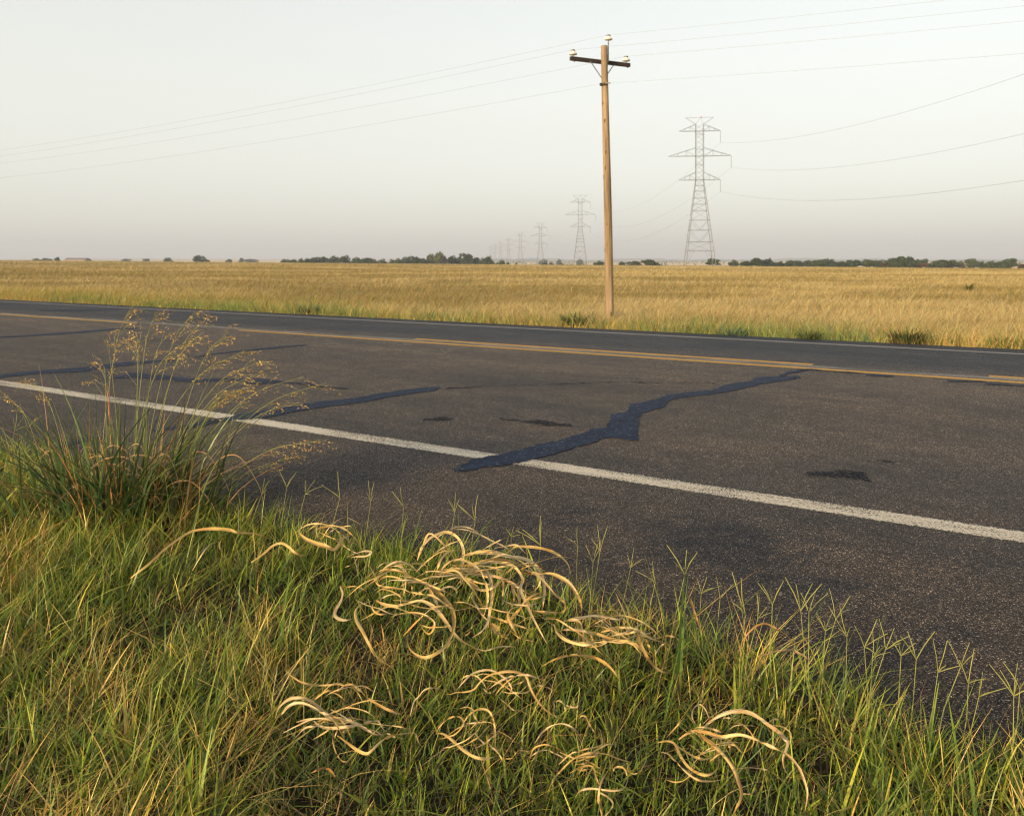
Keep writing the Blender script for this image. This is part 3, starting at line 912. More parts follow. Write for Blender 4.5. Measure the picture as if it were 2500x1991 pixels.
# straw thatch low down, colours darkened to deepen the shade between blades
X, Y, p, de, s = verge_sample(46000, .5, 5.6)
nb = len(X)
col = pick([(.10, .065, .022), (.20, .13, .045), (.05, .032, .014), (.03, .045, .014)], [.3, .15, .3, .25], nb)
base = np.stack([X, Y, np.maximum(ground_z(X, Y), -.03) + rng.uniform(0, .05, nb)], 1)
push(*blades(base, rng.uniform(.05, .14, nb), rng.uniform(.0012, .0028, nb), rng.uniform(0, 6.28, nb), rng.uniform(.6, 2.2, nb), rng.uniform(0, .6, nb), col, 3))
# fine wiry straw stems that arch above the grass
X, Y, p, de, s = verge_sample(8200, .5, 5.4)
nb = len(X)
keep = rng.random(nb) < np.clip(vnoise(X, Y, .5, 41) * 1.5 - .35 + np.clip(np.abs(X / Y) - .35, 0, .4), .05, 1)
X, Y = X[keep], Y[keep]; nb = len(X)
col = pick([(.62, .43, .14), (.54, .36, .1), (.58, .46, .2)], [.4, .4, .2], nb)
base = np.stack([X, Y, np.maximum(ground_z(X, Y), -.03) + .01], 1)
push(*blades(base, rng.uniform(.12, .22, nb), rng.uniform(.0010, .0020, nb), np.arctan2(rng.normal(0, 1, nb) + .2, rng.normal(0, 1, nb) + .5), rng.uniform(.3, 1.1, nb), rng.uniform(.1, 1.0, nb), col, 5))
grass = link_obj('verge_grass', np_mesh('verge_grass', np.concatenate(Vs), np.concatenate(Qs), col=np.concatenate(Cs)), M_grass)
tag(grass, 'tangled green and straw coloured grass growing along the near asphalt edge', 'grass', kind='stuff')

# ------------------------------------------------------------------ forked seed stalks
M_stalk = plain('seed_stalk_material', (.24, .24, .07), .7, .25, 30)
forks = [(35, 1052), (68, 1045), (700, 1190), (745, 1205), (830, 1215), (905, 1225), (985, 1235), (1110, 1250), (1160, 1270), (1248, 1310), (1410, 1330), (1465, 1345), (1448, 1372), (1540, 1385), (1672, 1402), (1712, 1448), (1758, 1462), (1820, 1500), (1850, 1510), (1886, 1475), (1955, 1490), (1975, 1495), (2040, 1512), (2068, 1555), (2110, 1578), (2130, 1605), (2162, 1585), (2200, 1600), (2237, 1609), (2290, 1640), (2345, 1628), (2364, 1667), (2390, 1700), (2475, 1698), (2490, 1680), (640, 1205), (570, 1170), (1320, 1330), (1600, 1420), (2015, 1540)]
fork_variants = []
for v in range(6):
    r = random.Random(100 + v)
    nf = r.choice([3, 4, 4, 5])
    mb = MB()
    for k in range(nf):
        a = 2 * math.pi * k / nf + r.uniform(-.4, .4)
        sp_ = r.uniform(.2, .95); L = r.uniform(.05, .105)
        e = (math.sin(sp_) * math.cos(a) * L, math.sin(sp_) * math.sin(a) * L, math.cos(sp_) * L)
        m_ = (e[0] * .45 - .002 * math.cos(a), e[1] * .45, e[2] * .5)
        mb.tube([(0, 0, 0), m_, e], [.0011, .0014, .0009], 5)
    fork_variants.append(mb)
mesh_heads = []
for i, (fx, fy) in enumerate(forks):
    pr = random.uniform(2.2, 2.34) + .2 * min(1, max(0, (1750 - fx) / 900))
    top = Vector(at_p(fx, fy, pr))
    bz = -.03
    bx_, by_ = top.x - random.uniform(-.01, .07), top.y - random.uniform(-.03, .05)
    if top.z < .12: top.z = .12 + random.uniform(0, .05)
    root = empty('seed_stalk', (bx_, by_, bz))
    mb = MB()
    loc = top - Vector((bx_, by_, bz))
    mid = loc * .5 + Vector((random.uniform(-.012, .012), random.uniform(-.01, .01), .01))
    mb.tube([(0, 0, 0), tuple(mid), tuple(loc)], [.0013, .0011, .0008], 5)
    mb.build('stem', M_stalk, root)
    v = i % 6
    if i < 6:
        h = fork_variants[v].build('seed_head', M_stalk, root); mesh_heads.append(h)
    else:
        h = mesh_heads[v].copy(); C.objects.link(h); h.parent = root
    h.location = loc
    h.rotation_euler = (random.uniform(-.35, .4), random.uniform(-.3, .55), random.uniform(0, 6))
    h.scale = [random.uniform(.6, 1.15)] * 3
    tag(root, 'thin grass stalk topped with a forked seed head, standing against the asphalt', 'seed stalk', 'forked seed stalks along the asphalt edge')

# one broad bright blade on the fringe
b0 = Vector(at_p(1652, 1530, 2.22)); b0.z = -.03
mb = MB()
hb = Vector(at_p(1668, 1352, 2.22)).z + .03
v, q, c = blades(np.array([[0, 0, 0], [.012, .01, 0], [-.01, .01, 0]]), np.array([hb, hb * .7, hb * .55]), np.array([.014, .011, .009]), np.array([.3, 1.2, 2.6]), np.array([.05, .2, .3]), np.array([.03, .2, .25]), np.array([(.13, .22, .04), (.12, .2, .04), (.1, .18, .04)]), 7, twist=np.array([-1.2, -.6, .3]))
o = link_obj('broad_grass_blade', np_mesh('broad_grass_blade', v, q, col=c), M_grass)
o.location = b0
tag(o, 'upright bright green blade, broader than its neighbours, at the asphalt edge', 'grass blade')

# ------------------------------------------------------------------ tall seeding grass clump by the edge line
cl = Vector((-1.80, 3.80, -.03))
clump = empty('tall_grass_clump', cl)
tag(clump, 'tall clump of seeding grass with golden feathery heads beside the road edge', 'grass clump')
Vs, Qs, Cs, off = [], [], [], 0
n = 520
ang_ = rng.uniform(0, 6.28, n); rr_ = np.sqrt(rng.random(n)) * np.where(rng.random(n) < .75, .24, .40)
base = np.stack([rr_ * np.cos(ang_) * 1.2, rr_ * np.sin(ang_) * .7, np.zeros(n)], 1)
azb = np.arctan2(np.sin(ang_) * .8 + rng.normal(0, .5, n), np.cos(ang_) + rng.normal(0, .5, n) + .25)
hl = rng.uniform(.28, .66, n) * np.where(rng.random(n) < .12, 1.35, 1)
isd = rng.random(n) < .22
colr = np.where(isd[:, None], pick([(.34, .2, .07), (.42, .28, .12), (.25, .13, .05)], [.4, .3, .3], n), pick([(.06, .105, .03), (.085, .13, .035), (.10, .14, .035), (.05, .095, .045)], [.35, .3, .2, .15], n))
push(*blades(base, hl, rng.uniform(.007, .0145, n) * np.where(isd, .6, 1), azb, rng.uniform(.02, .3, n), rng.uniform(.05, 1.2, n) ** 1.5, colr, 9, tipcol=np.clip(colr * np.array([1.5, 1.15, .95]), 0, 1)))
link_obj('leaves', np_mesh('leaves', np.concatenate(Vs), np.concatenate(Qs), col=np.concatenate(Cs)), M_grass, clump)
# stalks with open seed heads: tips traced
M_seed = leafy('seed_material', .25, .03)
tips = [(810, 70), (960, 110), (1205, 100), (1270, 150), (1400, 235), (1105, 310), (1490, 350), (1625, 405), (1600, 480), (1525, 565), (1440, 605), (1875, 500), (2015, 540), (1850, 660), (1955, 900), (1850, 985), (640, 265), (645, 440), (208, 540), (60, 640), (860, 280), (1000, 270), (1250, 230)]
for i, (tx, ty) in enumerate(tips):
    X_, Y_ = zp('a', tx, ty)
    depth = cl.y + random.uniform(-.22, .25)
    tip = Vector(((X_ - CX) / F * depth, depth, EYE - (Y_ - HY) / F * depth)) - cl
    bs = Vector((tip.x * .38 + random.uniform(-.1, .1) - .05, random.uniform(-.1, .1), 0))
    bs.x = max(-.42, min(.5, bs.x))
    c1 = bs + Vector(((tip.x - bs.x) * .22, (tip.y - bs.y) * .2, tip.z * .48))
    c2 = bs + Vector(((tip.x - bs.x) * .6, (tip.y - bs.y) * .6, tip.z * .86))
    pts = catmull(np.array([bs, c1, c2, tip]), 6)
    mb = MB()
    mb.tube(pts, list(np.linspace(.0019, .0006, len(pts))), 5)
    st = mb.build('stalk', M_stalk, clump)
    # panicle: branches from the upper part, seeds along them
    r = random.Random(500 + i)
    Ltot = sum((Vector(pts[k + 1]) - Vector(pts[k])).length for k in range(len(pts) - 1))
    Vv, Cv = [], []
    br = MB()
    side = 1 if tip.x > bs.x else -1
    full = r.uniform(.55, 1.15) * (.6 if tx < 700 else 1)
    for kbr in range(int(15 * full)):
        f = .55 + .45 * (kbr + r.random()) / (15 * full)
        q = f * (len(pts) - 1); i0 = min(int(q), len(pts) - 2)
        P = Vector(pts[i0]).lerp(Vector(pts[i0 + 1]), q - i0)
        tg = (Vector(pts[i0 + 1]) - Vector(pts[i0])).normalized()
        Lb = r.uniform(.08, .20) * (1.25 - f * .6) * min(1, Ltot / .7)
        dv = (tg * 1.0 + Vector((r.gauss(.45 * side, .38), r.gauss(0, .38), r.gauss(0.0, .25)))).normalized()
        e1 = P + dv * Lb * .55
        e2 = P + dv * Lb + Vector((.012 * side, 0, -Lb * r.uniform(.05, .4)))
        br.tube([P, e1, e2], [.0006, .0005, .0004], 3, cap=False)
        for ks in range(r.randint(6, 10)):
            u = r.uniform(.25, 1.05)
            sp_ = P.lerp(e1, min(1, u * 2)) if u < .5 else e1.lerp(e2, (u - .5) * 2)
            sp_ = sp_ + Vector((r.gauss(0, .005), r.gauss(0, .005), r.gauss(-.002, .005)))
            dd = (dv + Vector((r.gauss(0, .5), r.gauss(0, .5), r.gauss(-.3, .4)))).normalized()
            ls, ws = r.uniform(.005, .0085), r.uniform(.0013, .0021)
            sx = dd.cross(Vector((r.gauss(0, 1), r.gauss(0, 1), r.gauss(0, 1)))).normalized() * ws
            Vv += [sp_ - dd * ls, sp_ + sx, sp_ + dd * ls, sp_ - sx]
            cb = r.choice([(.58, .33, .08), (.70, .46, .14), (.48, .26, .07), (.42, .3, .08)])
            Cv += [cb] * 4
    br.build('panicle_branches', M_stalk, st)
    Vv = np.array([tuple(v) for v in Vv]); Qv = np.arange(len(Vv)).reshape(-1, 4)
    tag(link_obj('seed_spray', np_mesh('seed_spray', Vv, Qv, col=np.array(Cv)), M_seed, st), kind='stuff')
# arching brown dead leaves on the clump
for i in range(16):
    r = random.Random(900 + i)
    bs = Vector((r.uniform(-.3, .35), r.uniform(-.1, .1), 0))
    dr = r.choice([-1, 1, 1]); Ln = r.uniform(.15, .4); hg = r.uniform(.22, .40)
    pts = catmull(np.array([bs, bs + Vector((dr * Ln * .25, -.03, hg * .8)), bs + Vector((dr * Ln * .7, -.05, hg)), bs + Vector((dr * Ln * 1.1, -.08, hg * .62)), bs + Vector((dr * Ln * 1.2, -.08, hg * .3))]), 6)
    n_ = len(pts); sdv = np.array([[.0, .0025, .002]])
    Vv = np.concatenate([pts - sdv, pts + sdv]); i_ = np.arange(n_ - 1)
    Qv = np.stack([i_, i_ + 1, n_ + i_ + 1, n_ + i_], 1)
    link_obj('dead_leaf', np_mesh('dead_leaf', Vv, Qv, col=np.tile([[.46, .27, .11]], (2 * n_, 1))), M_grass, clump)

# ------------------------------------------------------------------ far side: verge and field grass
Vs, Qs, Cs, off = [], [], [], 0
n = 78000
s = rng.uniform(-34, 55, n); pp = P4 + .03 + rng.gamma(1.9, .75, n)
X, Y = RD[0] * s + RN[0] * pp, RD[1] * s + RN[1] * pp
ok = (Y > 5) & (np.abs(X) < .88 * Y) & (pp < 17)
X, Y, pp, s = X[ok], Y[ok], pp[ok], s[ok]; n = len(X)
cl_ = vnoise(s, pp * 2, 1.3, 51); cl2 = vnoise(s, pp * 2, .45, 52)
cl3 = vnoise(s, pp * .6, 3.7, 53)
green = np.clip(cl_ * 1.0 + cl2 * .7 + (cl3 - .5) * 1.1 - .2 - np.maximum(pp - 13.9, 0) * .22 - np.clip((X / Y - .36) * 4, 0, .7), 0, .92)
isg = rng.random(n) < green
col = np.where(isg[:, None], pick([(.19, .25, .09), (.14, .20, .09), (.26, .29, .08), (.33, .31, .07)], [.35, .25, .25, .15], n), pick([(.48, .33, .11), (.40, .25, .08), (.52, .38, .15), (.34, .3, .08)], [.4, .25, .2, .15], n))
hh = rng.gamma(7, .033, n) * (.4 + .9 * cl2 + .4 * cl3) * np.clip(.5 + (pp - P4) / .9, .5, 1.3)
base = np.stack([X, Y, ground_z(X, Y) - .02], 1)
push(*blades(base, np.clip(hh, .06, .55), rng.uniform(.006, .014, n), rng.uniform(0, 6.28, n), rng.uniform(.05, .5, n), rng.uniform(.05, .6, n), col, 4))
fv = link_obj('roadside_grass', np_mesh('roadside_grass', np.concatenate(Vs), np.concatenate(Qs), col=np.concatenate(Cs)), M_field)
tag(fv, 'mixed green and straw roadside grass fringing the far edge of the asphalt', 'grass', kind='stuff')

Vs, Qs, Cs, off = [], [], [], 0
n = 660000
u = rng.uniform(-.85, .85, n)
Y = np.exp(rng.uniform(math.log(9.5), math.log(262), n))
X = u * Y
p = RN[0] * X + RN[1] * Y
ok = (p > 14.3) & (rng.random(n) < np.clip((p - 14.0) / 1.2, 0, 1))
X, Y, p, u = X[ok], Y[ok], p[ok], u[ok]; n = len(X)
big = vnoise(X * .35, Y, 14, 61) * .6 + vnoise(X * .6, Y, 5, 62) * .4
lY = np.log(Y)
row = vnoise(u * 5, lY * 11, 1, 63) * .55 + vnoise(u * 14, lY * 26, 1, 65) * .45
oliv = np.clip((big - .5) * .9 + (row - .47) * 2.7 + .36 + np.clip(-u - .05, 0, .6) * .55, .06, .92)
ytall = np.clip(1.2 - np.abs(p - 19) / 7, 0, 1) * np.clip(-u * 2.2 - .1, 0, 1)       # yellow green weeds on the near field edge
iso = rng.random(n) < oliv
isy = rng.random(n) < ytall * .55
col = np.where(iso[:, None], pick([(.28, .21, .075), (.22, .18, .06), (.19, .19, .07), (.32, .22, .09)], [.35, .25, .15, .25], n, .1), pick([(.49, .375, .165), (.54, .43, .21), (.43, .32, .125), (.58, .47, .26)], [.4, .25, .25, .1], n, .1))
col = np.where(isy[:, None], pick([(.40, .35, .06), (.46, .38, .07), (.32, .3, .06)], [.4, .3, .3], n), col)
hh = rng.gamma(9, .027, n) * (.7 + .6 * vnoise(X, Y, 3, 64)) * (1 + .55 * ytall)
wd = rng.uniform(.004, .009, n) * np.maximum(1, Y / 18)
base = np.stack([X, Y, ground_z(X, Y) - .03], 1)
leanf = rng.uniform(.2, .9, n)
azf = np.arctan2(rng.normal(.1, 1, n), rng.normal(.6, 1, n))
push(*blades(base, np.clip(hh, .1, .95), wd, azf, leanf, rng.uniform(.05, .7, n), col, 3))
fg = link_obj('field_grass', np_mesh('field_grass', np.concatenate(Vs), np.concatenate(Qs), col=np.concatenate(Cs)), M_field)
tag(fg, 'golden prairie grass covering the open field up to the horizon', 'grass', kind='stuff')


# ---- weeds standing out of the far verge
def weed(x, p_, hgt, wid, label, cols, nleaf=160, stalks=0, cat='weed', name='roadside_weed'):
    k = (x - CX) / F
    Y_ = p_ / (RN[0] * k + RN[1]); X_ = k * Y_
    z_ = float(ground_z(np.array([X_]), np.array([Y_]))[0]) - .02
    n = nleaf
    a = rng.uniform(0, 6.28, n); r_ = np.sqrt(rng.random(n)) * wid / 2
    base = np.stack([r_ * np.cos(a), r_ * np.sin(a), rng.uniform(0, hgt * .35, n)], 1)
    col = pick(cols, [1] * len(cols), n, .22)
    v, q, c = blades(base, hgt * rng.uniform(.35, .8, n), rng.uniform(.012, .028, n) * max(1, Y_ / 20), a + rng.normal(0, .6, n), rng.uniform(.05, .5, n), rng.uniform(.1, .7, n), col, 4)
    root = empty(name, (X_, Y_, z_))
    link_obj('leaves', np_mesh('leaves', v, q, col=c), M_field, root)
    for i in range(stalks):
        mb = MB()
        t_ = (random.uniform(-wid, wid) * .6, random.uniform(-wid, wid) * .4, hgt * random.uniform(1.15, 1.9))
        mb.tube([(0, 0, 0), (t_[0] * .4, t_[1] * .4, t_[2] * .55), t_], [.006, .005, .003], 5)
        mb.build('stalk', M_stalk, root)
    tag(root, label, cat)
    return root


DK = [(.085, .11, .045), (.11, .14, .05), (.14, .13, .05), (.08, .11, .055)]
weed(1403, 13.6, .42, .42, 'dark green weed tuft with tall stalks beside the foot of the wooden pole', DK, 220, 6)
weed(2215, 13.2, .34, .42, 'round dark green weed bush with a reddish stalk on the far verge', DK + [(.13, .08, .03)], 260, 5)
weed(1052, 14.6, .40, .35, 'small dark weed between the pole and the tall seeding grass', DK, 130, 1)
weed(755, 13.4, .36, .4, 'grey green weed clump at the far asphalt edge near the pale line', [(.08, .10, .06), (.10, .12, .065)], 150, 2)
weed(1975, 13.0, .26, .3, 'low green weed tuft hugging the far edge line', DK, 110, 0)
weed(1785, 13.05, .24, .45, 'wide low blue green weed patch at the far asphalt edge', [(.12, .16, .09), (.10, .15, .08)], 110, 0)
weed(2366, 49, .62, .2, 'lone dark sapling standing out in the golden field', [(.09, .09, .035), (.12, .11, .035)], 60, 2, 'sapling', 'field_sapling')
weed(2445, 13.7, .32, .3, 'small yellow green weed on the far verge past the round dark bush', [(.2, .19, .05), (.15, .15, .05)], 90, 1)

# ------------------------------------------------------------------ wooden pole
M_wood, nt, out = mat('pole_wood')
b = N(nt, 'ShaderNodeBsdfPrincipled'); b.inputs['Roughness'].default_value = .85; b.inputs['Specular IOR Level'].default_value = .15
tc = N(nt, 'ShaderNodeTexCoord')
g1 = noise(nt, scaled(nt, tc.outputs['Object'], (22, 22, .8)), 1.0, 5, .65)
r1 = ramp(nt, [(.28, (.11, .078, .048)), (.42, (.24, .175, .11)), (.6, (.35, .262, .168)), (.8, (.30, .24, .17))], g1.outputs[0])
g2 = N(nt, 'ShaderNodeTexVoronoi'); g2.inputs['Scale'].default_value = 1.0
nt.links.new(scaled(nt, tc.outputs['Object'], (7, 7, 2.3)), g2.inputs['Vector'])
kn = ramp(nt, [(.0, (.12, .1, .08)), (.13, (.3, .26, .22)), (.22, (1, 1, 1))], g2.outputs['Distance'])
c = mixc(nt, r1.outputs[0], kn.outputs[0], 1.0, 'MULTIPLY')
g3 = noise(nt, scaled(nt, tc.outputs['Object'], (2, 2, .35)), 1.0, 3)
r3 = ramp(nt, [(.35, (.68, .67, .66)), (.65, (1.15, 1.12, 1.06))], g3.outputs[0])
c = mixc(nt, c, r3.outputs[0], 1.0, 'MULTIPLY')
nt.links.new(c, b.inputs['Base Color'])
bp = N(nt, 'ShaderNodeBump'); bp.inputs['Strength'].default_value = .5; bp.inputs['Distance'].default_value = .02
nt.links.new(g1.outputs[0], bp.inputs['Height']); nt.links.new(bp.outputs[0], b.inputs['Normal'])
nt.links.new(b.outputs[0], out.inputs[0])
M_arm = plain('crossarm_wood', (.035, .024, .018), .8, .3, 12)
M_steel = plain('galvanised_steel', (.16, .155, .15), .6, .2, 8, .4)
M_porc = plain('porcelain', (.72, .68, .6), .25, .06, 8, 0, .5)
M_brownp = plain('brown_cap', (.07, .05, .04), .35, .1, 8)
M_wire = plain('wire_aluminium', (.15, .15, .15), .5, .1, 2, .5)

PY, PX = 25.2, 3.0
pz = -.62
pole = empty('utility_pole', (PX, PY, pz))
tag(pole, 'weathered wooden utility pole with a dark crossarm and three white insulators', 'utility pole')
H = 7.76 - pz
topx = -.15
mb = MB()
pts, rads = [], []
for k in range(15):
    t = k / 14
    pts.append((topx * t + .015 * math.sin(t * 5), 0, -.3 + (H + .3) * t)); rads.append(.138 - .038 * t)
mb.tube(pts, rads, 20)
mb.build('shaft', M_wood, pole, smooth=False)
for pg in pole.children[0].data.polygons: pg.use_smooth = len(pg.vertices) == 4
arm_a = math.atan2(.42, .91)
ax, ay = math.cos(arm_a), math.sin(arm_a)
nx, ny = -ay, ax                                   # behind the pole, seen from the road
za = EYE + (HY - 149) / F * PY - pz
xo = topx * .93
acx, acy = xo + nx * .165, ny * .165
mb = MB(); mb.box((acx - .06 * ax, acy - .06 * ay, za), (2.12, .10, .115), arm_a)
arm = mb.build('crossarm', M_arm, pole)
ends = {}
for sgn, L in ((-1, 1.06), (1, .93)):
    mb = MB()
    a0 = (acx + ax * sgn * .44, acy + ay * sgn * .44 - .06, za - .02)
    mb.tube([a0, (xo + nx * .11, ny * .11 - .02, za - .58)], .014, 6)
    mb.build('brace', M_steel, pole)


def insulator(c):
    mb = MB()
    mb.lathe([(.02, .0), (.055, .012), (.122, .02), (.13, .04), (.105, .075), (.08, .1), (.062, .125), (.05, .135)], c, 18)
    o = mb.build('insulator', M_porc, pole, smooth=True)
    mb = MB(); mb.lathe([(.05, .136), (.066, .142), (.066, .165), (.03, .18)], c, 14)
    mb.build('cap', M_brownp, o)
    mb = MB(); mb.lathe([(.016, -.13), (.016, .02)], c, 8)
    mb.build('pin', M_steel, o)
    return (c[0] + PX, c[1] + PY, c[2] + pz + .17)


wl = insulator((acx - ax * 1.03, acy - ay * 1.03, za + .10))
wr = insulator((acx + ax * .87, acy + ay * .87, za + .10))
wt = insulator((topx + .12, .02, H + .17))
mb = MB(); mb.box((topx + .115, .03, H - .2), (.03, .05, .62)); mb.build('top_bracket', M_steel, pole)
mb = MB(); mb.box((topx * .85 - .08, -.07, 6.58 - pz - .02), (.20, .10, .075)); mb.build('spool_bracket', M_arm, pole)
mb = MB(); mb.box((topx * .85 + .02, -.10, 6.58 - pz + .02), (.24, .05, .03)); mb.build('strap', M_wood, pole)
for sg in (-.9, .84):
    mb = MB(); mb.lathe([(.012, -.1), (.02, -.09), (.02, -.055)], (acx + ax * sg * 1.1, acy + ay * sg * 1.1, za), 8); mb.build('bolt', M_steel, arm)
wn = (PX + topx * .85 - .17, PY - .08, 6.58)


def wire(name, a, spans, sag, r, label, grp, n=40, dirv=RD):
    mb = MB()
    pts = []
    for (s0, s1) in spans:
        for k in range(n + 1):
            t = k / n
            s_ = s0 + (s1 - s0) * t
            pts.append((a[0] + dirv[0] * s_, a[1] + dirv[1] * s_, a[2] - sag * 4 * t * (1 - t)))
    mb.tube(pts, r, 5)
    o = mb.build(name, M_wire)
    return tag(o, label, 'wire', grp)


SP = 75
for a, lab in ((wt, 'highest of the thin wires crossing the sky, tied to the insulator on the pole top'), (wl, 'thin wire tied to the insulator on the near arm end of the wooden pole'),
               (wr, 'thin wire tied to the insulator on the short far arm end of the wooden pole'), (wn, 'lowest thin wire, held by the small bracket below the crossarm')):
    wire('overhead_wire', a, [(-SP, 0), (0, SP), (SP, 2 * SP)], 1.05, .0028, lab, 'overhead wires on the wooden pole')

# ------------------------------------------------------------------ lattice towers
TR = .72
M_lat = plain('lattice_steel', (.21, .225, .25), .6, .12, 2, .3)
M_lamp = plain('red_beacon', (.5, .06, .03), .4, .1, 5)
T0 = empty('lattice_tower', (0, 0, 0))


def hw_at(z):
    return 1.15 if z > 26.3 else 4.45 + (1.15 - 4.45) * z / 26.3


def corner(i, z):
    h = hw_at(z); return ((-h, h, h, -h)[i], (-h, -h, h, h)[i], z)


mb = MB()
for i in range(4):
    mb.tube([corner(i, -6), corner(i, 26.3)], TR * .13, 5)
    mb.tube([corner(i, 26.3), corner(i, 43.3)], TR * .11, 5)
lev = [0, 4.7, 7.4, 11, 14.1, 16.9, 18.9, 20.8, 22.9, 24.6, 26.3]
for k, z in enumerate(lev[1:], 1):
    for i in range(4):
        mb.tube([corner(i, z), corner((i + 1) % 4, z)], TR * .07, 4)
for k in range(len(lev) - 1):
    za_, zb_ = lev[k], lev[k + 1]
    for i in range(4):
        a0, a1 = Vector(corner(i, za_)), Vector(corner((i + 1) % 4, za_))
        b0, b1 = Vector(corner(i, zb_)), Vector(corner((i + 1) % 4, zb_))
        if k == 0:
            q = b0.lerp(b1, .25); mb.tube([a0, q], TR * .05, 4); q = b0.lerp(b1, .75); mb.tube([a1, q], TR * .05, 4)
        elif k in (2, 3):
            m_ = a0.lerp(a1, .5); mb.tube([m_, b0], TR * .05, 4); mb.tube([m_, b1], TR * .05, 4)
        else:
            mb.tube([a0, b1], TR * .05, 4) if k % 2 else mb.tube([a1, b0], TR * .05, 4)
zs = np.linspace(26.3, 43.3, 12)
for k in range(11):
    for i in range(4):
        mb.tube([corner(i, zs[k]), corner((i + 1) % 4, zs[k + 1])], TR * .05, 4)
        if k % 3 == 0: mb.tube([corner(i, zs[k]), corner((i + 1) % 4, zs[k])], TR * .06, 4)
mb.build('lattice_body', M_lat, T0)


def crossarm(z, half, rise):
    mb = MB()
    for y in (-1.15, 1.15):
        for sg in (-1, 1):
            mb.tube([(0, y, z), (sg * half, 0, z)], TR * .085, 4)
            mb.tube([(sg * 1.15, y, z + rise), (sg * half, 0, z)], TR * .07, 4)
            for f in (.35, .65):
                x = 1.15 + (half - 1.15) * f
                mb.tube([(sg * x, y * (1 - f), z), (sg * x, y * (1 - f), z + rise * (1 - f))], TR * .04, 4)
            mb.tube([(sg * 1.15, y, z), (sg * (1.15 + (half - 1.15) * .35), y * .65, z + rise * .65)], TR * .04, 4)
    return mb.build('crossarm', M_lat, T0)


arms = [(41.2, 6.2, 2.1), (33.6, 9.4, 2.5), (26.3, 6.2, 2.4)]
for z, hf, rs in arms: crossarm(z, hf, rs)
mb = MB()
mb.tube([(-4.2, 0, 45.3), (4.2, 0, 45.3)], TR * .07, 4)
for sg in (-1, 1):
    mb.tube([(sg * 1.15, 0, 43.3), (sg * 4.2, 0, 45.3)], TR * .09, 4)
    mb.tube([(sg * 1.15, 0, 43.3), (0.3, 0, 45.3)], TR * .05, 4)
mb.build('earth_wire_peak', M_lat, T0)
mb = MB(); mb.lathe([(.15, 45.3), (.18, 45.5), (.12, 45.7)], (.5, 0, 0), 8); mb.build('beacon', M_lamp, T0)
INS = 3.6
for z, hf, rs in arms:
    mb = MB(); mb.tube([(hf, 0, z), (hf, 0, z - INS)], .09, 6); mb.build('insulator_string', M_lat, T0)
TS = 250.0
tx1 = 57.25
tow_rot = R(-7)
towers = []
ords = ['nearest and tallest lattice tower, beyond the wooden pole in the field', 'second tallest lattice tower, just beside the wooden pole',
        'third tallest hazy lattice tower in the receding row', 'fourth tallest faint lattice tower in the receding row', 'fifth tallest faint lattice tower in the receding row',
        'sixth tallest ghostly lattice tower far along the row', 'seventh tallest ghostly lattice tower, nearly lost in haze', 'smallest and faintest lattice tower at the end of the row']
for k in range(8):
    o = T0 if k == 0 else copy_tree(T0)
    y_ = TS * (k + 1); x_ = tx1 - .0625 * (y_ - TS)
    z_ = float(ground_z(np.array([x_]), np.array([y_]))[0])
    if k == 0: z_ = -.9
    o.location = (x_, y_, z_); o.rotation_euler = (0, 0, tow_rot)
    tag(o, ords[k], 'power pylon', 'row of lattice towers carrying the transmission line')
    towers.append((x_, y_, z_))
ca, sa = math.cos(tow_rot), math.sin(tow_rot)
for (z, hf, rs), lab in zip(arms, ('sagging transmission wire hung from the top arms of the lattice towers', 'sagging transmission wire hung from the long middle arms of the lattice towers', 'lowest sagging transmission wire hung from the bottom arms of the lattice towers')):
    mb = MB(); pts = []
    anchors = [(tx1 + .0625 * TS + hf * ca, 0.0, -.9 + z - INS)] + [(t[0] + hf * ca, t[1] + hf * sa, t[2] + z - INS) for t in towers[:6]]
    for a, b_ in zip(anchors[:-1], anchors[1:]):
        for k in range(41):
            t = k / 40
            pts.append(tuple(a[i] + (b_[i] - a[i]) * t - (9.6 * 4 * t * (1 - t) if i == 2 else 0) for i in range(3)))
    mb.tube(pts, .020, 5)
    tag(mb.build('transmission_wire', M_wire), lab, 'wire', 'transmission wires between the lattice towers')

